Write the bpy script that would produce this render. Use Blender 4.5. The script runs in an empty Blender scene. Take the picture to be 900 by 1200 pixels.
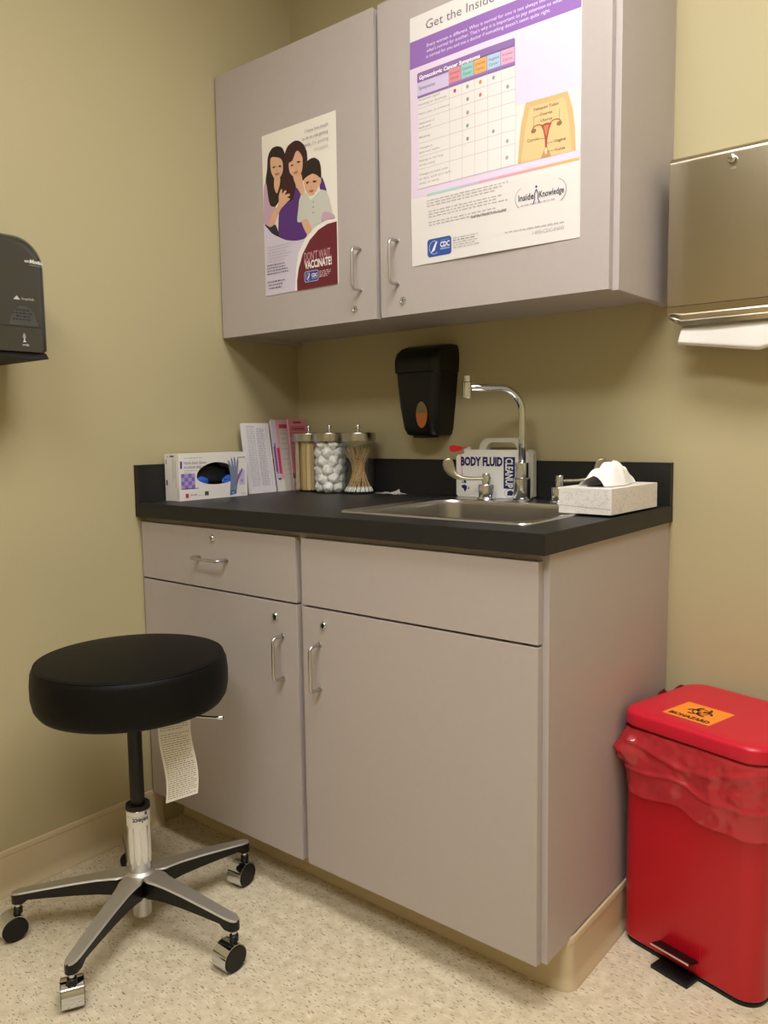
import bpy, bmesh, math, random
from mathutils import Vector, Matrix, noise as mnoise
random.seed(7)
PI = math.pi
S = bpy.context.scene
COL = S.collection

# ------------------------------------------------------------------ materials
def lin(c):
    return tuple((v / 12.92 if v <= .04045 else ((v + .055) / 1.055) ** 2.4) for v in c)
def hexc(h):
    return lin(tuple(int(h[i:i + 2], 16) / 255 for i in (0, 2, 4)))
MATS = {}
def mat(name, col, rough=.5, metal=0., spec=.5, bump=None, var=None, aniso=0., coat=0., emit=None, trans=0., sss=0.):
    """bump=(scale, strength); var=(scale, amount) gentle tone variation"""
    if name in MATS: return MATS[name]
    m = bpy.data.materials.new(name); m.use_nodes = True
    nt = m.node_tree; b = nt.nodes['Principled BSDF']
    c = hexc(col) if isinstance(col, str) else col
    b.inputs['Base Color'].default_value = (*c, 1)
    b.inputs['Roughness'].default_value = rough
    b.inputs['Metallic'].default_value = metal
    b.inputs['Specular IOR Level'].default_value = spec
    b.inputs['Anisotropic'].default_value = aniso
    b.inputs['Coat Weight'].default_value = coat
    b.inputs['Transmission Weight'].default_value = trans
    if sss:
        b.inputs['Subsurface Weight'].default_value = sss
        b.inputs['Subsurface Radius'].default_value = (.01, .01, .01)
    if emit:
        b.inputs['Emission Color'].default_value = (*hexc(emit[0]), 1)
        b.inputs['Emission Strength'].default_value = emit[1]
    tc = None
    if bump or var:
        tc = nt.nodes.new('ShaderNodeTexCoord')
    if bump:
        n = nt.nodes.new('ShaderNodeTexNoise'); n.inputs['Scale'].default_value = bump[0]; n.inputs['Detail'].default_value = 3
        bp = nt.nodes.new('ShaderNodeBump'); bp.inputs['Strength'].default_value = bump[1]; bp.inputs['Distance'].default_value = .002
        nt.links.new(tc.outputs['Object'], n.inputs['Vector']); nt.links.new(n.outputs['Fac'], bp.inputs['Height'])
        nt.links.new(bp.outputs['Normal'], b.inputs['Normal'])
    if var:
        n = nt.nodes.new('ShaderNodeTexNoise'); n.inputs['Scale'].default_value = var[0]; n.inputs['Detail'].default_value = 4
        mp = nt.nodes.new('ShaderNodeMapRange')
        mp.inputs['From Min'].default_value = .3; mp.inputs['From Max'].default_value = .7
        mp.inputs['To Min'].default_value = 1 - var[1]; mp.inputs['To Max'].default_value = 1 + var[1]
        mx = nt.nodes.new('ShaderNodeMix'); mx.data_type = 'RGBA'; mx.blend_type = 'MULTIPLY'; mx.inputs[0].default_value = 1
        mx.inputs[6].default_value = (*c, 1)
        nt.links.new(tc.outputs['Object'], n.inputs['Vector']); nt.links.new(n.outputs['Fac'], mp.inputs['Value'])
        nt.links.new(mp.outputs['Result'], mx.inputs[7]); nt.links.new(mx.outputs[2], b.inputs['Base Color'])
    MATS[name] = m
    return m

WALL = mat('wall_paint', 'b4a883', .62, spec=.3, bump=(260, .12))
CEIL = mat('ceiling_white', 'e8e4da', .9)
LAM = mat('greige_laminate', 'b1a7a3', .42, spec=.35, bump=(500, .04), var=(60, .012))
LAMEDGE = mat('laminate_edge', 'aea4a0', .4, spec=.42)
CTOP = mat('black_laminate', '222120', .45, spec=.3, bump=(700, .10), var=(240, .16))
STEEL = mat('brushed_steel', 'b8b4b0', .3, metal=1., aniso=.5)
PSTEEL = mat('panel_steel', 'bdb29c', .22, metal=1., bump=(3, .02))
CHROME = mat('chrome', 'd3d6dc', .08, metal=1.)
SATIN = mat('satin_nickel', 'c4c2c2', .28, metal=1.)
ALU = mat('polished_aluminium', 'cdc9c3', .48, metal=1., bump=(90, .05))
BLKP = mat('black_plastic', '0d0c0c', .38, spec=.35)
BLKS = mat('smoked_plastic', '34332f', .22, spec=.6, coat=.2)
BLKM = mat('matt_black', '0b0a0a', .6)
VINYL = mat('black_vinyl', '0c0a09', .5, spec=.14, bump=(420, .06))
RED = mat('red_enamel', 'b40a1c', .32, spec=.5, bump=(8, .01))
REDL = mat('red_lid_plastic', 'c4122c', .36, spec=.5)
COVE = mat('cove_vinyl', 'c9b795', .5, spec=.35)
PAPER = mat('white_paper', 'e9e3da', .5, spec=.4)
PAPERM = mat('soft_paper', 'e6e2dc', .85, spec=.2)
TOWEL = mat('towel_paper', 'd2ccc4', .9, spec=.1, bump=(900, .1))
TISSUE = mat('tissue_paper', 'f0ece6', .95, spec=.05)
CARD = mat('white_card', 'e3ddd8', .45, spec=.4)
KITW = mat('white_poly', 'eae7e1', .42, spec=.45)
COTTON = mat('cotton', 'f6f4f0', .95, spec=.05, bump=(200, .5), sss=.35)
WOOD = mat('birch_wood', 'd9b983', .7, spec=.25, var=(150, .08))
STICK = mat('swab_wood', 'd8b584', .7, spec=.25)
GLOVE = mat('blue_nitrile', '2f5fc0', .4, spec=.45)
GLOVESH = mat('shaded_nitrile', '15151a', .55)  # gloves inside the carton, shade of the opening put into the colour
AMBER = mat('amber_soap', 'a8602a', .25, spec=.6)
AMBERC = mat('clear_soap_top', '6e6240', .2, spec=.6)
GREYR = mat('grey_rubber', '4a4744', .6)
TANT = mat('blade_metal', 'a39a84', .35, metal=.85)

def glass_mat(name, tint, lo, hi, rough=.02):
    m = bpy.data.materials.new(name); m.use_nodes = True; nt = m.node_tree
    for n in list(nt.nodes): nt.nodes.remove(n)
    o = nt.nodes.new('ShaderNodeOutputMaterial'); t = nt.nodes.new('ShaderNodeBsdfTransparent'); g = nt.nodes.new('ShaderNodeBsdfGlossy')
    t.inputs['Color'].default_value = (*tint, 1); g.inputs['Roughness'].default_value = rough
    lw = nt.nodes.new('ShaderNodeLayerWeight'); lw.inputs['Blend'].default_value = .35
    mr = nt.nodes.new('ShaderNodeMapRange'); mr.inputs['To Min'].default_value = lo; mr.inputs['To Max'].default_value = hi
    mx = nt.nodes.new('ShaderNodeMixShader')
    nt.links.new(lw.outputs['Facing'], mr.inputs['Value']); nt.links.new(mr.outputs['Result'], mx.inputs[0])
    nt.links.new(t.outputs[0], mx.inputs[1]); nt.links.new(g.outputs[0], mx.inputs[2]); nt.links.new(mx.outputs[0], o.inputs[0])
    MATS[name] = m; return m
GLASS = glass_mat('jar_glass', (.97, .975, .97), .03, .26)
CLEARP = glass_mat('clear_film', (.8, .8, .8), .15, .6, .15)

def film_mat():
    m = bpy.data.materials.new('red_film'); m.use_nodes = True; nt = m.node_tree
    for n in list(nt.nodes): nt.nodes.remove(n)
    o = nt.nodes.new('ShaderNodeOutputMaterial'); t = nt.nodes.new('ShaderNodeBsdfTransparent')
    p = nt.nodes.new('ShaderNodeBsdfPrincipled')
    t.inputs['Color'].default_value = (.92, .22, .24, 1)
    p.inputs['Base Color'].default_value = (*hexc('c8303a'), 1); p.inputs['Roughness'].default_value = .13
    p.inputs['Coat Weight'].default_value = .6; p.inputs['Coat Roughness'].default_value = .05
    p.inputs['Specular IOR Level'].default_value = .7
    mx = nt.nodes.new('ShaderNodeMixShader'); mx.inputs[0].default_value = .62
    nt.links.new(t.outputs[0], mx.inputs[1]); nt.links.new(p.outputs[0], mx.inputs[2]); nt.links.new(mx.outputs[0], o.inputs[0])
    return m
FILM = film_mat()

def floor_mat():
    m = bpy.data.materials.new('vinyl_tile'); m.use_nodes = True; nt = m.node_tree; L = nt.links
    b = nt.nodes['Principled BSDF']; b.inputs['Roughness'].default_value = .42; b.inputs['Specular IOR Level'].default_value = .35
    tc = nt.nodes.new('ShaderNodeTexCoord')
    def N(t, **k):
        n = nt.nodes.new(t)
        for a, v in k.items(): setattr(n, a, v)
        return n
    # soft cloudy ground
    n1 = N('ShaderNodeTexNoise'); n1.inputs['Scale'].default_value = 38; n1.inputs['Detail'].default_value = 5; n1.inputs['Roughness'].default_value = .65
    L.new(tc.outputs['Object'], n1.inputs['Vector'])
    r1 = N('ShaderNodeValToRGB'); e = r1.color_ramp.elements
    e[0].position = .32; e[0].color = (*hexc('c3b395'), 1); e[1].position = .66; e[1].color = (*hexc('dccfb4'), 1)
    L.new(n1.outputs['Fac'], r1.inputs[0])
    cur = r1.outputs['Color']
    wob = N('ShaderNodeTexNoise'); wob.inputs['Scale'].default_value = 45; wob.inputs['Detail'].default_value = 2
    L.new(tc.outputs['Object'], wob.inputs['Vector'])
    for rot, sx, sy, hx, thr, amt in ((.35, 44, 120, '7d6f5c', .19, .8), (1.5, 40, 115, '96836a', .18, .7), (-.7, 46, 130, '756b5e', .17, .8),
                                      (2.3, 34, 95, 'e6dcc6', .22, .5), (.9, 90, 190, '8f7f69', .2, .5)):
        mp = N('ShaderNodeMapping'); mp.inputs['Rotation'].default_value = (0, 0, rot); mp.inputs['Scale'].default_value = (sx, sy, 1)
        L.new(tc.outputs['Object'], mp.inputs['Vector'])
        ad = N('ShaderNodeMix', data_type='RGBA', blend_type='LINEAR_LIGHT'); ad.inputs[0].default_value = .55
        L.new(mp.outputs[0], ad.inputs[6]); L.new(wob.outputs['Color'], ad.inputs[7])
        v = N('ShaderNodeTexVoronoi', feature='F1'); v.inputs['Scale'].default_value = 1
        v.voronoi_dimensions = '2D'; v.inputs['Randomness'].default_value = 1
        L.new(ad.outputs[2], v.inputs['Vector'])
        lt = N('ShaderNodeMapRange'); lt.inputs['From Min'].default_value = thr; lt.inputs['From Max'].default_value = thr - .08
        L.new(v.outputs['Distance'], lt.inputs['Value'])
        sp = N('ShaderNodeSeparateColor'); L.new(v.outputs['Color'], sp.inputs[0])
        gt = N('ShaderNodeMath', operation='GREATER_THAN'); gt.inputs[1].default_value = .74; L.new(sp.outputs[0], gt.inputs[0])
        mu = N('ShaderNodeMath', operation='MULTIPLY'); L.new(lt.outputs[0], mu.inputs[0]); L.new(gt.outputs[0], mu.inputs[1])
        m2 = N('ShaderNodeMath', operation='MULTIPLY'); m2.inputs[1].default_value = amt; L.new(mu.outputs[0], m2.inputs[0])
        mx = N('ShaderNodeMix', data_type='RGBA'); L.new(m2.outputs[0], mx.inputs[0]); L.new(cur, mx.inputs[6]); mx.inputs[7].default_value = (*hexc(hx), 1)
        cur = mx.outputs[2]
    L.new(cur, b.inputs['Base Color'])
    return m
FLOORM = floor_mat()

INK = {}
def ink(h):
    if h not in INK: INK[h] = mat('ink_' + h, h, .5, spec=.35)
    return INK[h]

# ------------------------------------------------------------------ mesh helpers

class B:
    """a mesh under construction, several materials allowed"""
    def __init__(self):
        self.bm = bmesh.new(); self.mats = []
    def mi(self, m):
        if m not in self.mats: self.mats.append(m)
        return self.mats.index(m)
    def _tag(self, faces, m):
        i = self.mi(m)
        for f in faces: f.material_index = i
        return faces
    def box(self, x0, x1, y0, y1, z0, z1, m, bev=0., seg=2):
        t = bmesh.new()
        vs = [t.verts.new((x, y, z)) for x in (x0, x1) for y in (y0, y1) for z in (z0, z1)]
        for q in ((0, 1, 3, 2), (4, 6, 7, 5), (0, 4, 5, 1), (2, 3, 7, 6), (0, 2, 6, 4), (1, 5, 7, 3)): t.faces.new([vs[i] for i in q])
        bmesh.ops.recalc_face_normals(t, faces=t.faces)
        if bev: bmesh.ops.bevel(t, geom=t.edges[:], offset=bev, segments=seg, profile=.5, affect='EDGES')
        return self.merge(t, m)
    def merge(self, t, m=None):
        n0 = len(self.bm.faces)
        me = bpy.data.meshes.new('tmp'); t.to_mesh(me); t.free()
        self.bm.from_mesh(me); bpy.data.meshes.remove(me)
        self.bm.faces.ensure_lookup_table()
        fs = self.bm.faces[n0:]
        if m is not None: self._tag(fs, m)
        return fs
    def loft(self, rings, m, cap0=True, cap1=True, closed=True):
        V = [[self.bm.verts.new(p) for p in r] for r in rings]
        n = len(V[0]); fs = []
        for a, b in zip(V, V[1:]):
            for i in range(n if closed else n - 1):
                j = (i + 1) % n
                fs.append(self.bm.faces.new((a[i], a[j], b[j], b[i])))
        if cap0 and closed: fs.append(self.bm.faces.new(V[0][::-1]))
        if cap1 and closed: fs.append(self.bm.faces.new(V[-1]))
        self._tag(fs, m); return fs
    def lathe(self, prof, m, n=40, c=(0, 0, 0), M=None):
        """prof: list of (r, z)"""
        t = bmesh.new(); rows = []
        for r, z in prof:
            if r < 1e-6: rows.append([t.verts.new((0, 0, z))])
            else: rows.append([t.verts.new((r * math.cos(2 * PI * i / n), r * math.sin(2 * PI * i / n), z)) for i in range(n)])
        for a, b in zip(rows, rows[1:]):
            for i in range(n):
                j = (i + 1) % n
                q = [a[0]] if len(a) == 1 else [a[i], a[j]]
                q += [b[0]] if len(b) == 1 else [b[j], b[i]]
                if len(q) > 2: t.faces.new(q)
        bmesh.ops.recalc_face_normals(t, faces=t.faces)
        if M is not None: t.transform(M)
        t.transform(Matrix.Translation(c))
        return self.merge(t, m)
    def cyl(self, p, q, r, m, n=24, r2=None):
        p, q = Vector(p), Vector(q); d = q - p
        M = Matrix.Translation(p) @ d.to_track_quat('Z', 'Y').to_matrix().to_4x4()
        L = d.length; r2 = r if r2 is None else r2; e = min(.12 * min(r, r2), L * .2)
        return self.lathe([(0, 0), (r - e, 0), (r, e), (r2, L - e), (r2 - e, L), (0, L)], m, n, M=M)
    def tube(self, pts, r, m, n=12, caps=True):
        pts = [Vector(p) for p in pts]; rings = []
        t0 = (pts[1] - pts[0]).normalized()
        up = Vector((0, 0, 1)) if abs(t0.z) < .9 else Vector((1, 0, 0))
        x = t0.cross(up).normalized(); y = x.cross(t0)
        for i, p in enumerate(pts):
            t = (pts[min(i + 1, len(pts) - 1)] - pts[max(i - 1, 0)]).normalized()
            y = (y - t * y.dot(t)).normalized(); x = t.cross(y)
            rr = r[i] if isinstance(r, (list, tuple)) else r
            rings.append([p + x * rr * math.cos(2 * PI * k / n) + y * rr * math.sin(2 * PI * k / n) for k in range(n)])
        return self.loft(rings, m, caps, caps)
    def prism(self, pts, d, m, axis='y', off=0., bev=0., seg=2):
        """2-D outline extruded along an axis: y -> (x,z), x -> (y,z), z -> (x,y); from off to off+d"""
        t = bmesh.new()
        f3 = {'y': lambda a, b, c: (a, c, b), 'x': lambda a, b, c: (c, a, b), 'z': lambda a, b, c: (a, b, c)}[axis]
        v0 = [t.verts.new(f3(a, b, off)) for a, b in pts]; v1 = [t.verts.new(f3(a, b, off + d)) for a, b in pts]
        n = len(pts)
        f0 = t.faces.new(v0); f1 = t.faces.new(v1[::-1])
        for i in range(n): t.faces.new((v0[i], v0[(i + 1) % n], v1[(i + 1) % n], v1[i]))
        bmesh.ops.recalc_face_normals(t, faces=t.faces)
        if bev:
            es = [e for f in (f0, f1) for e in f.edges]
            bmesh.ops.bevel(t, geom=es, offset=bev, segments=seg, profile=.5, affect='EDGES')
        return self.merge(t, m)
    def sphere(self, c, r, m, sub=2, amp=0., fr=1., sc=(1, 1, 1)):
        t = bmesh.new(); bmesh.ops.create_icosphere(t, subdivisions=sub, radius=1)
        for v in t.verts:
            k = 1 + amp * mnoise.noise(v.co * fr + Vector(c) * 37)
            v.co = Vector((v.co.x * sc[0], v.co.y * sc[1], v.co.z * sc[2])) * r * k + Vector(c)
        return self.merge(t, m)
    def grid(self, fn, nu, nv, m):
        V = [[self.bm.verts.new(fn(i / nu, j / nv)) for i in range(nu + 1)] for j in range(nv + 1)]
        fs = []
        for j in range(nv):
            for i in range(nu): fs.append(self.bm.faces.new((V[j][i], V[j][i + 1], V[j + 1][i + 1], V[j + 1][i])))
        return self._tag(fs, m)
    def shift(self, v):
        self.bm.transform(Matrix.Translation(v)); return self
    def xf(self, M):
        self.bm.transform(M); return self
    def obj(self, name, parent=None, smooth=35, recalc=False):
        if recalc: bmesh.ops.recalc_face_normals(self.bm, faces=self.bm.faces)
        if smooth is not None:
            for f in self.bm.faces: f.smooth = True
            for e in self.bm.edges:
                if len(e.link_faces) == 2:
                    try: a = e.calc_face_angle()
                    except ValueError: a = 0
                    e.smooth = a < math.radians(smooth)
        me = bpy.data.meshes.new(name); self.bm.to_mesh(me); self.bm.free()
        for m in self.mats: me.materials.append(m)
        o = bpy.data.objects.new(name, me); COL.objects.link(o)
        if smooth is not None:
            wn = o.modifiers.new('weighted_normals', 'WEIGHTED_NORMAL'); wn.keep_sharp = True; wn.weight = 90
        if parent is not None:
            o.parent = parent
            if parent.get('_world'): o.location = -Vector(parent['_base'])
        return o

def tag(o, label=None, cat=None, group=None, kind=None):
    if label: o['label'] = label
    if cat: o['category'] = cat
    if group: o['group'] = group
    if kind: o['kind'] = kind
    return o
def thing(name, label, cat, loc=(0, 0, 0), rz=0., group=None, world=False):
    """Empty at the thing's base. world=True: its parts are modelled in room coordinates"""
    o = bpy.data.objects.new(name, None); COL.objects.link(o); o.location = loc; o.rotation_euler = (0, 0, rz)
    o.empty_display_size = .05
    tag(o, label, cat, group)
    if world: o['_world'] = 1; o['_base'] = list(loc)
    return o
def sub(b, name, parent_obj, **k):
    """sub-part: its parent part already carries the offset"""
    o = b.obj(name, None, **k); o.parent = parent_obj; return o

def rrect(hx, hy, r, k=6, c=(0, 0), z=0., side=0):
    """rounded rectangle ring, counter-clockwise; side = extra points along each straight side"""
    out = []; P = []
    for (sx, sy, a0) in ((1, -1, -PI / 2), (1, 1, 0), (-1, 1, PI / 2), (-1, -1, PI)):
        P.append([(c[0] + sx * (hx - r) + r * math.cos(a0 + PI / 2 * i / k), c[1] + sy * (hy - r) + r * math.sin(a0 + PI / 2 * i / k)) for i in range(k + 1)])
    for q in range(4):
        out += P[q]
        a, b = P[q][-1], P[(q + 1) % 4][0]
        for s in range(1, side + 1):
            t = s / (side + 1); out.append((a[0] + (b[0] - a[0]) * t, a[1] + (b[1] - a[1]) * t))
    return [Vector((x, y, z)) for x, y in out]

# ------------------------------------------------------------------ flat print (ink lies in thin layers on a sheet)
_tc = {}
def text_tris(s, bold=0.):
    key = (s, bold)
    if key in _tc: return _tc[key]
    cu = bpy.data.curves.new('t', 'FONT'); cu.body = s; cu.size = 1; cu.resolution_u = 2; cu.offset = bold; cu.fill_mode = 'FRONT'
    ob = bpy.data.objects.new('t', cu); COL.objects.link(ob)
    dg = bpy.context.evaluated_depsgraph_get(); dg.update()
    me = bpy.data.meshes.new_from_object(ob.evaluated_get(dg))
    vs = [(v.co.x, v.co.y) for v in me.vertices]; fs = [tuple(p.vertices) for p in me.polygons]
    bpy.data.objects.remove(ob); bpy.data.curves.remove(cu); bpy.data.meshes.remove(me)
    _tc[key] = (vs, fs); return _tc[key]

class Print:
    """inks in (u, v) metres; placed by mapping fn(u, v, height) -> point"""
    STEP = .00015
    def __init__(self): self.it = []
    def poly(self, pts, c, layer=1): self.it.append((list(pts), [tuple(range(len(pts)))], c, layer))
    def rect(self, u0, v0, u1, v1, c, layer=1): self.poly([(u0, v0), (u1, v0), (u1, v1), (u0, v1)], c, layer)
    def ell(self, u, v, a, b, c, layer=1, n=20, rot=0.):
        cr, sr = math.cos(rot), math.sin(rot)
        self.poly([(u + a * math.cos(t) * cr - b * math.sin(t) * sr, v + a * math.cos(t) * sr + b * math.sin(t) * cr) for t in (2 * PI * i / n for i in range(n))], c, layer)
    def rrect(self, u0, v0, u1, v1, r, c, layer=1):
        self.poly([(p.x, p.y) for p in rrect((u1 - u0) / 2, (v1 - v0) / 2, r, 4, ((u0 + u1) / 2, (v0 + v1) / 2))], c, layer)
    def line(self, pts, w, c, layer=2):
        for (a, b) in zip(pts, pts[1:]):
            dx, dy = b[0] - a[0], b[1] - a[1]; l = math.hypot(dx, dy) or 1; nx, ny = -dy / l * w / 2, dx / l * w / 2
            self.poly([(a[0] + nx, a[1] + ny), (a[0] - nx, a[1] - ny), (b[0] - nx, b[1] - ny), (b[0] + nx, b[1] + ny)], c, layer)
    def arc(self, u, v, a, b, t0, t1, w, c, layer=2, n=16, w1=None):
        w1 = w if w1 is None else w1; A = []; Bq = []
        for i in range(n + 1):
            t = math.radians(t0 + (t1 - t0) * i / n); ww = w + (w1 - w) * i / n
            A.append((u + (a + ww / 2) * math.cos(t), v + (b + ww / 2) * math.sin(t))); Bq.append((u + (a - ww / 2) * math.cos(t), v + (b - ww / 2) * math.sin(t)))
        for i in range(n): self.poly([A[i], A[i + 1], Bq[i + 1], Bq[i]], c, layer)
    def text(self, s, u, v, h, c, w=None, layer=3, bold=0., align='l', rot=0.):
        """cap height h, baseline start (u, v); w = total width"""
        vs, fs = text_tris(s, bold)
        x0 = min(p[0] for p in vs); x1 = max(p[0] for p in vs); sy = h / .69; sx = sy if w is None else w / (x1 - x0)
        W = (x1 - x0) * sx; o = {'l': 0, 'c': -W / 2, 'r': -W}[align]; cr, sr = math.cos(rot), math.sin(rot)
        P = [((p[0] - x0) * sx + o, p[1] * sy) for p in vs]
        self.it.append(([(u + a * cr - b * sr, v + a * sr + b * cr) for a, b in P], fs, c, layer))
    def greek(self, u0, v0, u1, h, c, layer=2, seed=1, word=.008):
        """a line of print too small to read: short dashes"""
        rnd = random.Random(seed); u = u0
        while u < u1 - word * .3:
            l = min(word * rnd.uniform(.35, 1.2), u1 - u); self.rect(u, v0, u + l, v0 + h * rnd.uniform(.8, 1.05), c, layer); u += l + word * .28
    def into(self, b, fn, cuts=()):
        """cuts: ('u'|'v', value) where the sheet is creased"""
        for pts, faces, c, layer in self.it:
            t = bmesh.new(); V = [t.verts.new((p[0], p[1], layer * self.STEP)) for p in pts]
            for f in faces:
                try: t.faces.new([V[i] for i in f])
                except ValueError: pass
            for f in t.faces:
                f.normal_update()
                if f.normal.z < 0: f.normal_flip()
            for ax, val in cuts:
                co = (val, 0, 0) if ax == 'u' else (0, val, 0); no = (1, 0, 0) if ax == 'u' else (0, 1, 0)
                bmesh.ops.bisect_plane(t, geom=t.verts[:] + t.edges[:] + t.faces[:], plane_co=co, plane_no=no)
            for v in t.verts: v.co = fn(v.co.x, v.co.y, v.co.z)
            b.merge(t, ink(c))
def plane_fn(o, U, V):
    o, U, V = Vector(o), Vector(U).normalized(), Vector(V).normalized(); N = U.cross(V)
    return lambda u, v, h: o + U * u + V * v + N * h

# ------------------------------------------------------------------ the room
RX, RY, RZ = 3.1, -3.3, 2.62
def struct(name, b, **k):
    o = b.obj(name, None, **k); o['kind'] = 'structure'; return o
b = B(); b.box(-.1, RX + .1, RY - .1, .1, -.1, 0, FLOORM); struct('floor', b, smooth=None)
b = B(); b.box(-.1, RX + .1, RY - .1, .1, RZ, RZ + .1, CEIL); struct('ceiling', b, smooth=None)
b = B(); b.box(-.1, 0, RY - .1, .1, 0, RZ, WALL); struct('wall_left', b, smooth=None)
b = B(); b.box(0, RX, 0, .1, 0, RZ, WALL); struct('wall_back', b, smooth=None)
b = B(); b.box(RX, RX + .1, RY - .1, .1, 0, RZ, WALL); struct('wall_right', b, smooth=None)
b = B(); b.box(0, RX, RY - .1, RY, 0, RZ, WALL); struct('wall_front', b, smooth=None)
def cove(pts0):  # profile outwards d, z
    return [(0, 0), (.016, 0), (.0155, .003), (.009, .009), (.0055, .018), (.004, .03), (.004, .094), (.0055, .096), (.0055, .104), (.004, .1075), (0, .1085)]
PROF = cove(0)
PROFC = [(min(d, .0105), z) for d, z in PROF]
b = B(); b.prism([(d, z) for d, z in PROF], -RY - .58, COVE, axis='y', off=RY); struct('baseboard_left', b)
b = B(); b.prism([(-d, z) for d, z in PROF], RX - 1.24, COVE, axis='x', off=1.24); struct('baseboard_back', b)

# ceiling lamp the room is lit by
def troffer(x, y, w, l, label, power):
    t = thing('ceiling_light', label, 'ceiling light', (x, y, RZ - .03), 0)
    b = B()
    for s in (-1, 1):
        b.box(s * w / 2 - .02, s * w / 2 + .02, -l / 2 - .02, l / 2 + .02, 0, .03, mat('lamp_frame', 'e6e4de', .5), .002)
        b.box(-w / 2 + .02, w / 2 - .02, s * l / 2 - .02, s * l / 2 + .02, 0, .03, MATS['lamp_frame'], .002)
    b.obj('frame', t)
    b = B(); b.box(-w / 2 + .02, w / 2 - .02, -l / 2 + .02, l / 2 - .02, .006, .012, mat('lamp_diffuser', 'ffffff', .6, emit=('ffffff', power)))
    b.obj('diffuser', t, smooth=None)
troffer(1.6, -1.03, 1.2, .6, 'long white ceiling light panel nearest the cabinets', 17.6)
troffer(1.6, -2.25, 1.2, .6, 'long white ceiling light panel farthest from the cabinets', 15)

# ------------------------------------------------------------------ base cabinet
W, WB, DB, DC, FD = 1.2175, 1.211, .593, .624, -.611
ZC, ZB = .876, .1036
cab = thing('base_cabinet', 'greige laminate base cabinet with one drawer and two doors under the black countertop', 'cabinet', (.6, -.3, 0), world=True)
b = B()
TK = -.503
side = [(TK + .02, 0), (TK + .02, ZB), (-DB, ZB), (-DB, ZC), (-.002, ZC), (-.002, 0)]
b.prism(side, -.018, LAM, axis='x', off=WB, bev=.0008)
b.prism(side, .018, LAM, axis='x', off=.002, bev=.0008)
b.box(.0195, WB - .0175, -DB + .0009, -.003, ZB + .0004, ZB + .018, LAM)
b.box(.0195, WB - .0175, -.01, -.003, ZB + .001, ZC - .001, LAM)
b.box(.0195, WB - .0175, -DB + .0003, -DB + .018, .83, ZC - .0004, LAM)
b.box(.0195, WB - .0175, -DB + .0003, -DB + .018, .685, .735, LAM)
b.box(.57, .632, -DB - .0004, -DB + .0184, ZB + .0002, ZC - .0006, LAM)
b.box(.0026, .03, -DB - .0004, -DB + .018, ZB + .0002, ZC - .0008, LAM)
b.obj('body', cab, smooth=None)
b = B(); b.box(.004, WB - .018, TK + .001, TK + .013, 0, ZB, LAM)
b.obj('toe_kick', cab, smooth=None)
# vinyl base stuck along the toe kick and round the right side
b = B()
path = [(.004, TK)] + [(WB + .002 - .02 + .02 * math.cos(a), TK + .02 + .02 * math.sin(a) - .002) for a in [(-PI / 2) + PI / 2 * i / 5 for i in range(6)]] + [(WB + .002, -.002)]
rings = []
for i, p in enumerate(path):
    a = Vector(path[max(i - 1, 0)]); c = Vector(path[min(i + 1, len(path) - 1)]); t = (c - a).normalized(); n = Vector((t.y, -t.x))
    if i == 0: n = Vector((0, -1))
    if i == len(path) - 1: n = Vector((1, 0))
    rings.append([Vector((p[0] + n.x * d, p[1] + n.y * d, z * (.94 if i < 4 else 1))) for d, z in PROFC])
b.loft(rings, COVE); o = b.obj('vinyl_base', cab, recalc=True); o['label'] = 'beige vinyl base strip'

def front(name, x0, x1, z0, z1, y, parent):
    b = B(); b.box(x0, x1, y, y + .0178, z0, z1, LAM, .0011, 2); return b.obj(name, parent)
def arc_pts(c, u, v, r, a0, a1, n=5):
    c, u, v = Vector(c), Vector(u), Vector(v)
    return [c + u * r * math.cos(math.radians(a0 + (a1 - a0) * i / n)) + v * r * math.sin(math.radians(a0 + (a1 - a0) * i / n)) for i in range(n + 1)]
def wire_pull(a, bb, y, parent, std=.033):
    """U-shaped wire pull between feet a and bb (x, z) on plane y"""
    A = Vector((a[0], y, a[1])); Z = Vector((bb[0], y, bb[1])); d = (Z - A).normalized(); o = Vector((0, -1, 0)); r = .011
    pts = [A, A + o * (std - r)] + arc_pts(A + o * (std - r) + d * r, -d, o, r, 0, 90)[1:] + arc_pts(Z + o * (std - r) - d * r, d, o, r, 90, 0) + [Z]
    b = B(); b.tube(pts, .0037, SATIN, 10)
    for p in (A, Z): b.cyl(p + o * .0005, p + o * .002, .0055, SATIN, 14)
    h = sub(b, 'handle', parent); h['label'] = 'satin metal wire pull'; return h
def cam_lock(x, z, y, parent):
    b = B(); M = Matrix.Translation((x, y, z)) @ Matrix.Rotation(PI / 2, 4, 'X')
    b.lathe([(0, .0), (.0095, 0), (.0095, .0015), (.008, .004), (.0062, .0046), (.006, .0034), (0, .0034)], CHROME, 20, M=M)
    b.box(x - .0007, x + .0007, y - .0042, y - .003, z - .0035, z + .0035, BLKM)
    h = sub(b, 'lock', parent); h['label'] = 'round chrome cam lock'; return h
dr = front('drawer', .006, .5915, .712, .862, FD, cab)
wire_pull((.2517, .7888), (.3568, .7888), FD, dr); cam_lock(.3016, .838, FD, dr)
front('false_drawer_front', .6103, 1.1987, .712, .862, FD, cab)
d1 = front('door', .006, .5915, ZB, .7072, FD, cab)
wire_pull((.5455, .630), (.5455, .5305), FD, d1); cam_lock(.5209, .6728, FD, d1)
d2 = front('door', .6103, 1.1987, ZB, .7072, FD, cab)
wire_pull((.6625, .628), (.6625, .5275), FD, d2); cam_lock(.6741, .6728, FD, d2)

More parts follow.
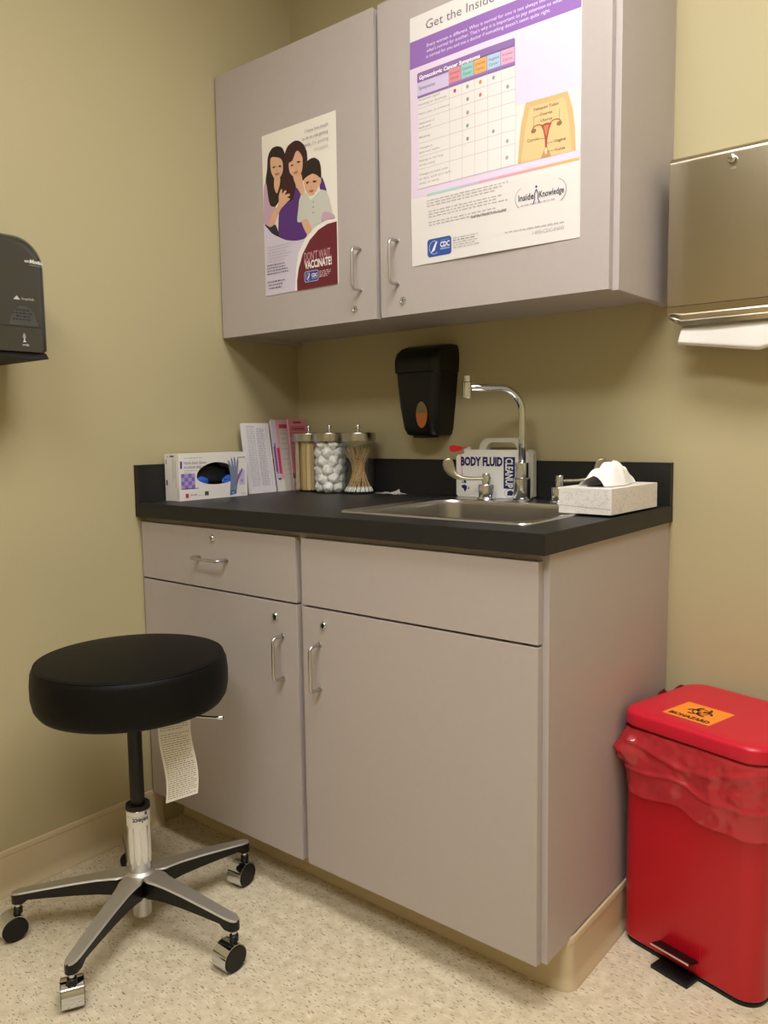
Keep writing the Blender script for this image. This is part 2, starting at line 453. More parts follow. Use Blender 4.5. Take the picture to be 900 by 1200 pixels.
# ------------------------------------------------------------------ wall cabinet
UB, UT, WU, DU, FU = 1.3693, 2.0958, 1.2014, .2911, -.309
wc = thing('wall_cabinet', 'greige laminate two-door wall cabinet with posters taped on its doors', 'cabinet', (.6, -.15, UB), world=True)
b = B()
b.box(.0215, WU - .0175, -DU + .0006, -.0015, UB + .012, UB + .028, LAM)
b.box(.0215, WU - .0175, -DU + .0006, -.0015, UT - .018, UT - .0006, LAM)
b.box(.004, .022, -DU, -.001, UB, UT, LAM, .0008)
b.box(WU - .018, WU, -DU, -.001, UB, UT, LAM, .0008)
b.box(.021, WU - .017, -.012, -.002, UB + .013, UT - .001, LAM)
b.box(.57, .625, -DU - .0004, -DU + .018, UB + .0125, UT - .0003, LAM)
b.box(.021, WU - .0175, -DU + .0003, -DU + .018, UB + .0123, UB + .05, LAM)
b.box(.021, WU - .0175, -DU + .0003, -DU + .018, UT - .05, UT - .0008, LAM)
b.obj('body', wc, smooth=None)
d1 = front('door', .006, .5881, UB + .001, UT, FU, wc)
wire_pull((.539, 1.5443), (.539, 1.4445), FU, d1); cam_lock(.5195, 1.4013, FU, d1)
d2 = front('door', .6036, 1.1885, UB + .001, UT, FU, wc)
wire_pull((.6567, 1.546), (.6567, 1.445), FU, d2); cam_lock(.6727, 1.4052, FU, d2)

# ------------------------------------------------------------------ countertop
ct = thing('countertop', 'black speckled laminate countertop with back and side splash', 'countertop', (.6, -.3, ZC), world=True)
b = B()
hx0, hx1, hy0, hy1 = .662, 1.116, -.516, -.118
xs, ys = [.0, hx0, hx1, W], [-DC, hy0, hy1, -.0]
t = bmesh.new()
for z in (ZC, .914):
    V = [[t.verts.new((x, y, z)) for x in xs] for y in ys]
    for j in range(3):
        for i in range(3):
            if i == 1 and j == 1: continue
            t.faces.new((V[j][i], V[j][i + 1], V[j + 1][i + 1], V[j + 1][i]))
    if z == ZC: V0 = V
def wallq(p, q): t.faces.new((V0[p[1]][p[0]], V0[q[1]][q[0]], V[q[1]][q[0]], V[p[1]][p[0]]))
for k in range(3):
    wallq((k, 0), (k + 1, 0)); wallq((k + 1, 3), (k, 3)); wallq((3, k), (3, k + 1)); wallq((0, k + 1), (0, k))
wallq((2, 1), (1, 1)); wallq((1, 2), (2, 2)); wallq((1, 1), (1, 2)); wallq((2, 2), (2, 1))
bmesh.ops.recalc_face_normals(t, faces=t.faces)
es = [e for e in t.edges if all(abs(v.co.z - .914) < 1e-5 for v in e.verts) and (all(abs(v.co.y + DC) < 1e-5 for v in e.verts) or all(abs(v.co.x - W) < 1e-5 for v in e.verts))]
bmesh.ops.bevel(t, geom=es, offset=.0015, segments=2, affect='EDGES')
b.merge(t, CTOP); b.obj('worktop', ct)
b = B(); b.box(.0, W, -.02, -.0005, .9142, 1.0137, CTOP, .001); b.obj('backsplash', ct)
b = B(); b.box(.0005, .0204, -DC - .0003, -.0202, ZC + .0003, 1.0137, CTOP, .001); b.obj('side_splash', ct)

# ------------------------------------------------------------------ sink
sk = thing('sink', 'stainless steel drop-in sink in the black countertop', 'sink', (.889, -.288, .914), world=True)
cx, cy = .889, -.288; hx, hy = .2415, .2425
by = -.317
R = [rrect(hx, hy, .022, 6, (cx, cy), .9141), rrect(hx - .001, hy - .001, .021, 6, (cx, cy), .9172), rrect(hx - .005, hy - .005, .018, 6, (cx, cy), .9186),
     rrect(hx - .012, hy - .012, .018, 6, (cx, cy), .9166), rrect(.2175, .188, .05, 6, (cx, by), .9163), rrect(.2155, .186, .05, 6, (cx, by), .9145), rrect(.2125, .183, .05, 6, (cx, by), .905),
     rrect(.206, .177, .052, 6, (cx, by), .79), rrect(.2, .171, .055, 6, (cx, by), .774), rrect(.185, .156, .055, 6, (cx, by), .765),
     rrect(.06, .06, .058, 6, (cx, by), .7615), rrect(.044, .044, .0435, 6, (cx, by), .7605)]
b = B(); b.loft(R, STEEL, cap0=False, cap1=True); b.obj('basin', sk, smooth=50)
b = B(); b.lathe([(0, .7610), (.022, .7610), (.03, .7625), (.042, .7635), (.044, .761)], CHROME, 28, (cx, by, 0)); b.obj('drain', sk)

# faucet
fx, fy, fz = .872, -.0915, .9167
fc = thing('faucet', 'chrome gooseneck faucet with wrist-blade handles behind the sink', 'faucet', (fx, fy, fz), world=True)
b = B()
b.lathe([(0, 0), (.027, 0), (.0275, .003), (.025, .006), (.021, .0075), (.021, .055), (.0195, .057), (.0165, .058), (.0165, .094), (.0155, .096), (0, .096)], CHROME, 32, (fx, fy, fz))
b.obj('spout_base', fc)
b = B(); zt = 1.135; r = .062
dirv = Vector((-.56, -.83, 0)).normalized(); up = Vector((0, 0, 1))
p0 = Vector((fx, fy, fz + .09)); p1 = Vector((fx, fy, zt)); c = p1 + dirv * r
pts = [p0, Vector((fx, fy, 1.08)), p1] + arc_pts(c, -dirv, up, r, 0, 90, 10)[1:]
end = pts[-1] + dirv * .084
pts += [pts[-1] + dirv * .03, end]
b.tube(pts, .0092, CHROME, 14); sp = b.obj('spout', fc)
b = B(); b.lathe([(0, -.026), (.0095, -.026), (.0115, -.024), (.0115, .012), (.0095, .014), (.0095, .028), (.006, .03), (0, .03)], CHROME, 24, tuple(end)); sub(b, 'outlet', sp)
b = B(); b.sphere(tuple(pts[-2] + Vector((0, 0, .0105)) + dirv * .035), .0028, CHROME, 1); sub(b, 'set_screw', sp)
for (x, dv, s) in ((fx - .104, Vector((-.86, -.51, 0)), 1), (fx + .104, Vector((.62, .45, 0)), 1)):
    dv.normalize(); h = B()
    h.lathe([(0, 0), (.024, 0), (.025, .002), (.0235, .005), (.0205, .006), (.0205, .034), (.0185, .038), (.011, .039), (.0105, .062), (.0085, .066), (0, .066)], CHROME, 28, (x, fy, fz))
    ho = h.obj('handle', fc)
    n = dv.cross(up); base = Vector((x, fy, fz + .053)); h = B()
    st = [(-.011, .0, .0035, .006), (.0, 0, .0042, .0075), (.04, .0, .0044, .007), (.062, .0015, .0052, .006), (.078, .007, .0085, .0042), (.089, .017, .0122, .0034), (.0955, .028, .0148, .003), (.0985, .039, .0148, .003), (.0998, .048, .0115, .003), (.1003, .054, .005, .0025)]
    rings = []
    for i, (d, z, w, th) in enumerate(st):
        a = st[max(i - 1, 0)]; e = st[min(i + 1, len(st) - 1)]
        tg = (dv * (e[0] - a[0]) + up * (e[1] - a[1])).normalized(); nn = tg.cross(n).normalized()
        p = base + dv * d + up * z
        rings.append([p + nn * w * math.cos(q) + n * th * math.sin(q) for q in [2 * PI * k / 14 for k in range(14)]])
    h.loft(rings, TANT); sub(h, 'blade', ho, smooth=60)

# ------------------------------------------------------------------ body fluid kit
kx0, kx1, ky, kz0, kz1 = .654, .872, -.0615, .9168, 1.0425
kit = thing('spill_kit_case', 'white plastic cleanup kit case with blue lettering behind the faucet', 'kit', ((kx0 + kx1) / 2, ky / 2 - .02, kz0), world=True)
b = B()
out = [(kx0 + .006, kz0), (kx1 - .006, kz0), (kx1, kz0 + .006)] + [(kx1 - .012 + .012 * math.cos(a), kz1 - .012 + .012 * math.sin(a)) for a in [PI / 2 * i / 5 for i in range(6)]]
out += [(kx0 + .034, kz1), (kx0 + .030, kz1 - .002), (kx0 + .024, kz1 - .011), (kx0 + .006, kz1 - .013), (kx0, kz1 - .018), (kx0, kz0 + .006)]
b.prism(out, .018, KITW, 'y', ky, .002)
cs = b.obj('case', kit)
b = B(); o2 = [(x + (.004 if x > .75 else -.0), z) for x, z in out]
b.prism(o2, .0205, mat('case_back', 'c9c5ba', .45), 'y', ky + .0182, .002); b.obj('case_back_half', kit)
# handle on top
b = B()
def arch(x0, x1, z, h, rr, n=8):
    return [(x0, z)] + [(x0 + rr - rr * math.cos(a), z + h - rr + rr * math.sin(a)) for a in [PI / 2 * i / n for i in range(n + 1)]] + [(x1 - rr + rr * math.sin(a), z + h - rr + rr * math.cos(a)) for a in [PI / 2 * i / n for i in range(n + 1)]] + [(x1, z)]
oa = arch(.724, .855, kz1 - .001, .0315, .027); ia = arch(.745, .837, kz1 - .001, .0205, .019)
t = bmesh.new()
for y in (ky + .006, ky + .026):
    vo = [t.verts.new((x, y, z)) for x, z in oa]; vi = [t.verts.new((x, y, z)) for x, z in ia]
    for i in range(len(vo) - 1): t.faces.new((vo[i], vo[i + 1], vi[i + 1], vi[i]))
    if y < ky + .01: fo, fi = vo, vi
for i in range(len(vo) - 1):
    t.faces.new((fo[i], fo[i + 1], vo[i + 1], vo[i])); t.faces.new((fi[i], fi[i + 1], vi[i + 1], vi[i]))
for i in (0, -1): t.faces.new((fo[i], vo[i], vi[i], fi[i]))
bmesh.ops.recalc_face_normals(t, faces=t.faces)
b.merge(t, mat('case_handle', 'cfcabb', .45)); b.obj('handle', kit)
b = B(); b.prism([(.676, kz1 - .008), (.693, kz1), (.693, kz1 + .006), (.688, kz1 + .008), (.676, kz1 + .002)], .012, KITW, 'y', ky + .004, .001); b.obj('latch', kit)
P = Print(); BL = '1c1a5e'
P.text('BODY FLUID', .0155, .0845, .0215, BL, w=.129, bold=.05)
P.rect(.1475, .026, .181, .1075, BL, 1); P.text('CLEANUP', .1535, .1045, .021, 'e8e6e0', w=.076, bold=.03, rot=-PI / 2, layer=2)
P2 = Print(); P2.ell(.166, .0145, .0165, .0125, '8f90a8', 1); P2.ell(.166, .0145, .0152, .0113, 'eae7e1', 2)
P2.poly([(.158, .0085), (.174, .0085), (.177, .018), (.170, .0225), (.159, .0195)], BL, 3)
P2.poly([(.017, .030), (.027, .033), (.035, .029), (.034, .020), (.028, .0125), (.024, .022), (.019, .024)], BL, 1)
P2.poly([(.024, .038), (.026, .047), (.029, .050), (.030, .044), (.034, .040), (.030, .036)], BL, 1); P2.poly([(.037, .022), (.043, .030), (.041, .020)], BL, 1); P2.poly([(.019, .037), (.021, .044), (.023, .037)], BL, 1)
b = B(); P.into(b, plane_fn((kx0, ky - .0001, kz0), (1, 0, 0), (0, 0, 1))); sub(b, 'printed_lettering', cs, smooth=None)['label'] = 'dark blue printed lettering'
b = B(); P2.into(b, plane_fn((kx0, ky - .0001, kz0), (1, 0, 0), (0, 0, 1))); sub(b, 'printed_emblem', cs, smooth=None)
# red pull-tight seal hanging on the latch
RS = mat('red_tag_plastic', 'd8202c', .4)
seal = thing('security_seal', 'red plastic pull-tight seal hanging on the cleanup kit latch', 'seal', (.68, ky - .004, kz1 - .07), world=True)
b = B(); b.prism([(.634, kz1 + .003), (.637, kz1 + .011), (.648, kz1 + .0125), (.668, kz1 + .010), (.676, kz1 + .007), (.676, kz1 + .001), (.664, kz1 - .004), (.648, kz1 - .0065), (.638, kz1 - .004)], .002, RS, 'y', ky - .004, .0006); b.obj('flag', seal)
b = B(); b.tube([(.672, ky - .003, kz1 + .004), (.682, ky - .002, kz1 + .006), (.69, ky + .002, kz1 + .007)], .0013, RS, 6)
b.tube([(.671, ky - .003, kz1 + .002), (.6725, ky - .003, kz1 - .03), (.676, ky - .003, kz1 - .072)], .0006, RS, 5); b.obj('tail', seal)

# ------------------------------------------------------------------ tissue box
tb = thing('tissue_box', 'white tissue box with grey scribble pattern on the counter corner', 'tissue box', (1.152, -.207, .9188), math.radians(-1.5))
b = B(); TX, TY, TZ = .059, .117, .054
b.box(-TX, TX, -TY, TY, 0, TZ, CARD, .0012)
bx = b.obj('carton', tb)
P = Print(); rnd = random.Random(3)
def squig(P, w, h, n, seed):
    r = random.Random(seed)
    for _ in range(n):
        u, v = r.uniform(.004, w - .008), r.uniform(.004, h - .004); a = r.uniform(-.5, .8); pts = []
        for k in range(5):
            pts.append((min(max(u, .002), w - .002), min(max(v, .002), h - .002))); a += r.uniform(-.9, .9); u += .0022 * math.cos(a); v += .0022 * math.sin(a)
        P.line(pts, .00045, r.choice(('b9b4b2', 'c2bdb8', 'a8a4a8')), 1)
squig(P, 2 * TX, TZ, 110, 1); P.line([(.002, .0165), (2 * TX - .001, .012)], .0007, '77736e', 2)
b = B(); P.into(b, plane_fn((-TX, -TY - .0001, 0), (1, 0, 0), (0, 0, 1)))
P = Print(); squig(P, 2 * TY, TZ, 190, 2); P.into(b, plane_fn((TX + .0001, -TY, 0), (0, 1, 0), (0, 0, 1)))
P = Print(); squig(P, 2 * TX, 2 * TY, 230, 4)
P.ell(TX, TY, .034, .085, '3b3836', 2, 28)  # dark oval painted for the shade inside the carton opening
P.into(b, plane_fn((-TX, -TY, TZ + .0001), (1, 0, 0), (0, 1, 0)))
sub(b, 'pattern_and_dark_opening', bx, smooth=None)
# the pulled-up tissue
b = B()
def tis(u, v):
    y = -.088 + .165 * u; w = (v - .5) * 2; q = abs(w)
    hgt = .047 * max(0, math.sin(PI * min(1, .1 + u * .86))) ** .75
    if u > .72: hgt += .006 * math.sin(PI * (u - .72) / .28)
    x = w * (.034 - .010 * abs(u - .45)) + .010 * math.sin(4 * u)
    fold = .0045 * math.sin(23 * u + 3 * w) * (1 - q * .6) + .004 * mnoise.noise(Vector((u * 7, w * 2.5, 4.2)))
    z = .0015 + hgt * (1 - q ** 2.6) + fold * min(1, hgt * 40) * (1 - q ** 6)
    if u > .86: y += .022 * (u - .86) / .14 * (1 - q * .5); z += .010 * (u - .86) / .14 * (1 - q ** 2)
    if q < .5: x += .006 * math.sin(17 * u) * (1 - q * 2)
    return Vector((x, y, max(z, .0012)))
b.grid(tis, 72, 30, TISSUE); b.xf(Matrix.Rotation(math.radians(-1.5), 4, 'Z')); b.shift((1.152, -.207, .9188 + TZ))
o = tag(b.obj('facial_tissue', None, smooth=70), 'crumpled white tissue pulled up from the tissue box', 'tissue')

# ------------------------------------------------------------------ glove box
gx, gy = .0555, -.4235
gb = thing('glove_box', 'white carton of exam gloves with an oval opening on the counter', 'glove box', (gx, gy, .9142), .0)
GX, GL, GH = .031, .119, .1265
b = B(); n = 64
ow, oh, oc = .071, .031, (.010, .062)   # oval on the front (+x) face, coordinates y, z
oval = []; rec = []
for i in range(n):
    a = 2 * PI * i / n; ca, sa = math.cos(a), math.sin(a)
    zz = oh * sa * (1.25 if sa > 0 else .75); oval.append((oc[0] + ow * ca, oc[1] + zz))
    k = min((GL - oc[0]) / ca if ca > 1e-6 else 1e9, (-GL - oc[0]) / ca if ca < -1e-6 else 1e9, (GH - oc[1]) / sa if sa > 1e-6 else 1e9, -oc[1] / sa if sa < -1e-6 else 1e9)
    rec.append((oc[0] + k * ca, oc[1] + k * sa))
for corner in ((GL, 0), (GL, GH), (-GL, GH), (-GL, 0)):
    i = min(range(n), key=lambda j: (rec[j][0] - corner[0]) ** 2 + (rec[j][1] - corner[1]) ** 2); rec[i] = corner
V = [[b.bm.verts.new((x, y, z)) for y, z in L] for x, L in ((GX, rec), (GX, oval), (GX - .002, oval))]
for A, Z in zip(V, V[1:]):
    for i in range(n): b.bm.faces.new((A[i], A[(i + 1) % n], Z[(i + 1) % n], Z[i]))
v2 = [b.bm.verts.new((-GX, y, z)) for y, z in rec]
for i in range(n): b.bm.faces.new((V[0][(i + 1) % n], V[0][i], v2[i], v2[(i + 1) % n]))
b.bm.faces.new(v2); b._tag(b.bm.faces[:], CARD)
gc = b.obj('carton', gb, recalc=True, smooth=None)
P = Print()   # u runs along +y from the near end, v up
P.rect(.0045, .087, .0105, .107, '3b3470', 1)
P.greek(.017, .114, .08, .002, '9d98a8', seed=4); P.text('Nitrile Exam Gloves', .017, .098, .0085, '77728c', w=.075, bold=.005); P.text('POWDER-FREE', .017, .086, .007, '77728c', w=.058, bold=.01)
P.greek(.017, .080, .06, .0018, 'aaa5b0', seed=5); P.greek(.017, .075, .04, .0018, 'aaa5b0', seed=6)
for i in range(4):
    for j in range(4): P.rect(.006 + i * .0115, .031 + j * .0105, .0175 + i * .0115, .0415 + j * .0105, '7d68b0' if (i + j) % 2 else 'a896cc', 1)
P.rect(.006, .031, .064, .033, '8d7bbb', 1)
P.rect(.019, .0075, .029, .019, 'b8404c', 1); P.greek(.036, .0125, .058, .004, '9a9499', seed=8, word=.006); P.rect(.0835, .010, .097, .0215, '4a4848', 1)
P.greek(.062, .011, .081, .0015, 'aaa5b0', seed=9); P.greek(.205, .110, .232, .003, '6f6a72', seed=10); P.rect(.208, .032, .229, .075, 'c3b6d8', 1); P.rect(.214, .040, .222, .048, '9c8fb2', 2); P.greek(.215, .006, .232, .002, '8d8890', seed=12)
HC = '76819c'
P.poly([(.172, .004), (.196, .008), (.200, .03), (.206, .048), (.219, .069), (.222, .078), (.219, .081), (.211, .070), (.203, .062), (.207, .098), (.206, .109), (.203, .110), (.200, .098), (.198, .083), (.196, .105), (.193, .114), (.190, .112), (.190, .082), (.186, .103), (.182, .112), (.179, .110), (.182, .080), (.175, .100), (.171, .105), (.168, .102), (.174, .076), (.177, .052), (.174, .03)], HC, 2)
P.poly([(.192, .03), (.206, .048), (.219, .069), (.222, .078), (.219, .081), (.205, .06), (.196, .045)], '84608a', 3)
P.poly([(.172, .004), (.196, .008), (.194, .018), (.178, .02)], '3d62a8', 3); P.ell(.184, .012, .004, .003, 'b8a860', 4)
b = B(); P.into(b, plane_fn((GX + .0001, -GL, 0), (0, 1, 0), (0, 0, 1))); sub(b, 'front_print', gc, smooth=None)
b = B()
P = Print(); P.greek(.012, .118, .02, .003, '77728c', seed=3)
P.rect(.004, .042, .011, .056, '55525c', 1); P.rect(.005, .100, .009, .112, '8d8890', 1)
for k, (u, a, z) in enumerate(((.034, .05, .115), (.046, .035, .11), (.040, .06, .112), (.054, .008, .035))): P.rect(u, a, u + .0022, z, 'b5b0b2', 1)
P.rect(.024, .118, .042, .123, '6f6a72', 1)
P.into(b, plane_fn((-GX, -GL - .0001, 0), (1, 0, 0), (0, 0, 1)))
sub(b, 'side_print', gc, smooth=None)
def glove_lump(c, sc, m, name, label, seed):
    b = B(); t = bmesh.new(); bmesh.ops.create_icosphere(t, subdivisions=4, radius=1)
    for v in t.verts:
        k = 1 + .35 * mnoise.noise(v.co * 2.3 + Vector((seed, 0, 0))) + .22 * abs(mnoise.noise(v.co * 5 + Vector((0, seed, 0))))
        v.co = Vector((v.co.x * sc[0], v.co.y * sc[1], v.co.z * sc[2])) * k
        v.co.x = min(v.co.x + c[0], GX - .003) - c[0] if c[0] < GX - .01 else v.co.x
    b.merge(t, m); b.shift(Vector(c) + Vector((gx, gy, .9142))); return tag(b.obj(name, None, smooth=80), label, 'glove', 'gloves in the carton')
glove_lump((-.004, .010, .062), (.015, .07, .03), GLOVESH, 'exam_glove', 'bunched gloves inside the glove carton opening, coloured dark for shade', 2.)
glove_lump((.0245, -.041, .050), (.0045, .021, .0105), GLOVE, 'exam_glove', 'blue glove fold at the left end of the carton opening', 3.)
glove_lump((.0245, .056, .047), (.0045, .022, .0125), GLOVE, 'exam_glove', 'blue glove fold at the right end of the carton opening', 5.)

# ------------------------------------------------------------------ leaflets leaning on the wall
def leaflet(label, y0, y1, h, xb, xt, th, tone, printer, name='leaflet'):
    t = thing(name, label, 'leaflet', (xb, (y0 + y1) / 2, .9143), group='leaflets in the counter corner')
    Vv = Vector((xt - xb, 0, math.sqrt(h * h - (xt - xb) ** 2))).normalized(); U = Vector((0, 1, 0)); N = U.cross(Vv)
    w = y1 - y0
    o = Vector((0, -w / 2, 0)); b = B(); pts = []
    # tri-fold: three leaves fanned slightly
    for k in range(3):
        oo = o - N * (th / 3) * (k + .0)
        c = [oo + U * a + Vv * z - N * q for q in (0, th / 3 * .85) for a, z in ((0, 0), (w, 0), (w, h - .002 * k), (0, h - .002 * k))]
        vv = [b.bm.verts.new(p) for p in c]
        fs = [b.bm.faces.new([vv[i] for i in q]) for q in ((0, 1, 2, 3), (7, 6, 5, 4), (0, 4, 5, 1), (1, 5, 6, 2), (2, 6, 7, 3), (3, 7, 4, 0))]
        b._tag(fs, mat('leaflet_' + tone, tone, .45))
    sh = b.obj('sheets', t, smooth=None, recalc=True)
    P = Print(); printer(P, w, h); b = B(); P.into(b, lambda u, v, hh: o + U * u + Vv * v + N * (hh + .0001)); sub(b, 'printed_face', sh, smooth=None)
def pr_white(P, w, h):
    for j, (u0, u1, c) in enumerate(((.018, .05, 'b3aeb6'), (.056, .088, '9e98a4'))):
        for k in range(44): P.greek(u0, .022 + k * .0040, u1, .0019, c, seed=k + 60 * j, word=.009)
    P.rect(.092, .02, .105, .2, 'd3cfd4', 1)
    P.rect(.018, h - .012, .05, h - .009, 'cc9fae', 1)
def pr_pink(P, w, h):
    P.rect(0, 0, w, h, 'd9a2ac', 1); P.rect(0, 0, .018, h, 'c9bdd0', 2); P.rect(.004, .055, .009, .15, '6a5fa8', 3); P.rect(.013, .055, .024, .135, 'c43e62', 3); P.rect(0, .06, .004, .14, 'a04070', 4)
    P.rect(0, .0, .03, .038, 'd8d4d0', 3); P.rect(.005, .035, .017, .042, '5a5458', 4)
    P.rect(.03, .0, .068, h - .03, 'c8beb4', 2); P.rect(.032, h - .026, .066, h - .014, 'b34450', 3)
    for k in range(9): P.greek(.036, .05 + k * .016, .06, .0022, '8c8380', seed=k, word=.007)
def pr_red(P, w, h):
    P.rect(0, 0, w, h, 'd58a94', 1); P.greek(.02, h - .014, .055, .006, '9c3440', seed=2, word=.03)
    P.rect(.008, h - .038, w - .008, h - .022, 'c76a76', 2); P.rect(.02, h - .032, w - .014, h - .029, '8f3644', 3); P.rect(.006, h - .056, .05, h - .042, 'c25a68', 2); P.rect(.006, h - .08, .05, h - .065, 'c66872', 2)
    for k in range(6): P.greek(.01, .07 + k * .012, .05, .002, 'a85a64', seed=k, word=.007)
    P.poly([(0, .038), (w, .038), (w, .05), (.05, .062), (.035, .052), (.024, .064), (.012, .05), (0, .056)], '4a3a3c', 2); P.rect(0, 0, w, .038, 'c9c4bc', 2); P.rect(.006, .012, .02, .026, '40403c', 3)
leaflet('white printed leaflet leaning on the wall behind the glove box', -.272, -.162, .212, .058, .028, .006, 'dcd6da', pr_white)
leaflet('pink and beige folded brochure standing beside the white leaflet', -.157, -.083, .222, .062, .032, .006, 'd9c6c8', pr_pink)
leaflet('rose pink brochure standing half behind the tongue depressor jar', -.102, -.0225, .2235, .075, .052, .005, 'd9a6ac', pr_red)

# ------------------------------------------------------------------ jars
JZ = .9143
def jar(x, y, label):
    t = thing('glass_jar', label, 'jar', (x, y, JZ), group='glass jars with metal lids')
    b = B(); b.lathe([(0, .0035), (.04, .0035), (.0455, .006), (.0475, .01), (.0475, .155)], GLASS, 48)
    b.lathe([(0, 0), (.044, 0), (.048, .002), (.0492, .006), (.0492, .154), (.0475, .155)], GLASS, 48)
    b.obj('glass_body', t)
    b = B(); b.lathe([(.0475, .1555), (.0498, .1555), (.0498, .152), (.0505, .152), (.051, .1535), (.051, .174), (.0495, .177), (.03, .1785), (0, .179)], mat('lid_steel', 'b0aca6', .25, metal=1.), 48)
    l = b.obj('lid', t); b = B(); b.lathe([(.0045, .178), (.0038, .182), (.0036, .187), (.006, .191), (.0068, .195), (.0055, .199), (0, .2008)], CHROME, 20); sub(b, 'knob', l)
J1, J2, J3 = (.128, -.088), (.229, -.102), (.3315, -.0905)
jar(*J1, 'glass jar full of wooden tongue depressors, leftmost of three jars'); jar(*J2, 'glass jar full of white cotton balls, middle of three jars'); jar(*J3, 'glass jar holding wooden cotton swabs, rightmost of three jars')
# tongue depressors
def depressor_mesh(m=None):
    b = B(); w, L, th = .0058, .149, .0017; o = []
    for s, z0, sg in ((0, w, -1), (1, L - w, 1)):
        o += [(w * math.cos(a) * (1 if s == 0 else -1) * -1, z0 + sg * w * math.sin(a)) for a in [PI * i / 8 for i in range(9)]]
    b.prism(o, th, m or WOOD, 'y', -th / 2); return b
first = None; k = 0
spots = [(.0405, 2 * PI * i / 20 + .1) for i in range(20)] + [(.029, 2 * PI * i / 12) for i in range(12)] + [(.018, 2 * PI * i / 7) for i in range(7)]
for r, a in spots:
    if r == .0405 and abs(((a - math.radians(275) + PI) % (2 * PI)) - PI) < .16: continue
    if first is None: first = {}
    tone = (len(first) if len(first) < 3 else random.randrange(3))
    if tone not in first: first[tone] = depressor_mesh(mat('birch_%d' % tone, ('d9b983', 'c9a56c', 'e2c694')[tone], .7, spec=.25, var=(150, .06))).obj('tongue_depressor', None, smooth=30); d = first[tone]
    else: d = first[tone].copy(); COL.objects.link(d)
    tag(d, 'wooden tongue depressor standing in the left glass jar', 'tongue depressor', 'tongue depressors in the jar')
    rr = r + random.uniform(-.0015, .0005)
    d.location = (J1[0] + rr * math.cos(a), J1[1] + rr * math.sin(a), JZ + .0042); d.rotation_euler = (random.uniform(-.008, .008), random.uniform(-.012, .012), a + PI / 2 + random.uniform(-.12, .12))
# cotton balls
first = None
for l in range(6):
    for k in range(7):
        if l == 5 and k in (0, 1, 6): continue
        if first is None:
            b = B(); b.sphere((0, 0, 0), .0172, COTTON, 3, .3, 1.9); first = b.obj('cotton_ball', None, smooth=80); d = first
        else: d = first.copy(); COL.objects.link(d)
        tag(d, 'white cotton ball piled in the middle glass jar', 'cotton ball', 'cotton balls in the jar')
        a = 2 * PI * k / 6 + l * .52; rr = .0305 if k < 6 else 0
        d.location = (J2[0] + rr * math.cos(a), J2[1] + rr * math.sin(a), JZ + .0185 + l * .0252 + random.uniform(-.001, .001)); d.rotation_euler = (random.random() * 6, random.random() * 6, random.random() * 6)
# cotton swabs
first = None
for k in range(46):
    if first is None:
        b = B(); b.cyl((0, 0, .004), (0, 0, .142), .0010, STICK, 7)
        b.lathe([(0, 0), (.0016, .0008), (.0026, .004), (.0026, .011), (.0012, .016)], COTTON, 10)
        first = b.obj('cotton_swab', None, smooth=60); d = first
    else: d = first.copy(); COL.objects.link(d)
    tag(d, 'wooden stick cotton swab fanned in the right glass jar', 'cotton swab', 'cotton swabs in the jar')
    a = 2 * PI * k / 46 * 1.0 + random.uniform(-.05, .05); r0 = random.choice((.041, .036, .029)); r1 = random.uniform(.6, .98); tw = 2.45 + random.uniform(-.3, .3)
    p = Vector((J3[0] + r0 * math.cos(a), J3[1] + r0 * math.sin(a), JZ + .006)); q = Vector((J3[0] + r0 * r1 * math.cos(a + tw), J3[1] + r0 * r1 * math.sin(a + tw), JZ + .006 + .118))
    d.location = p; d.rotation_mode = 'QUATERNION'; d.rotation_quaternion = (q - p).to_track_quat('Z', 'Y')
# scrap of clear wrapper
b = B()
def wrp(u, v):
    x = u - .5; y = v - .5
    return Vector((x * .085 + .01 * y, y * .036 + .006 * math.sin(5 * u), .001 + .006 * abs(mnoise.noise(Vector((u * 7, v * 4, 3)))) + (.012 * math.exp(-((u - .62) / .05) ** 2) * v)))
b.grid(wrp, 40, 12, mat('wrapper_film', 'b4b0ac', .3, spec=.6))
b.shift((.432, -.066, .9145)); tag(b.obj('wrapper_scrap', None, smooth=60), 'crumpled clear wrapper scrap on the counter beside the swab jar', 'wrapper')

# ------------------------------------------------------------------ soap dispenser on the back wall
sx = .546
sd = thing('soap_dispenser', 'black wall soap dispenser with amber window under the wall cabinet', 'soap dispenser', (sx, 0, 1.08))
def dring(z, hw, dp, r, back=0.):
    # cross-section: flat at the wall, rounded corners in front
    pts = [(hw * .96, 0 - .0005)] ; k = 6
    pts = [(-hw, -.0005), (-hw, -(dp - r))] + [(-hw + r - r * math.cos(a), -(dp - r) - r * math.sin(a)) for a in [PI / 2 * i / k for i in range(1, k + 1)]]
    pts += [(hw - r + r * math.sin(a), -(dp - r) - r * math.cos(a)) for a in [PI / 2 * i / k for i in range(0, k)]] + [(hw, -(dp - r)), (hw, -.0005)]
    return [Vector((x, y, z)) for x, y in pts]
b = B(); b.loft([dring(*q) for q in ((.000, .045, .066, .024), (.004, .053, .080, .024), (.02, .058, .088, .024), (.08, .065, .096, .024), (.14, .071, .098, .024), (.172, .074, .098, .024))], BLKP)
bd = b.obj('body', sd, smooth=45, recalc=True)
b = B(); b.loft([dring(*q) for q in ((.1725, .0755, .102, .026), (.176, .077, .105, .026), (.205, .079, .104, .026), (.225, .0785, .095, .024), (.24, .076, .074, .022), (.2475, .072, .05, .018))], BLKP)
b.obj('cover', sd, smooth=45, recalc=True)
b = B(); b.prism([(.0185 * math.cos(a) + .019, .058 + .036 * math.sin(a)) for a in [2 * PI * i / 28 for i in range(28)]], .004, AMBER, 'y', -.0965, .001)
w = sub(b, 'window', bd); w['label'] = 'oval amber soap window'
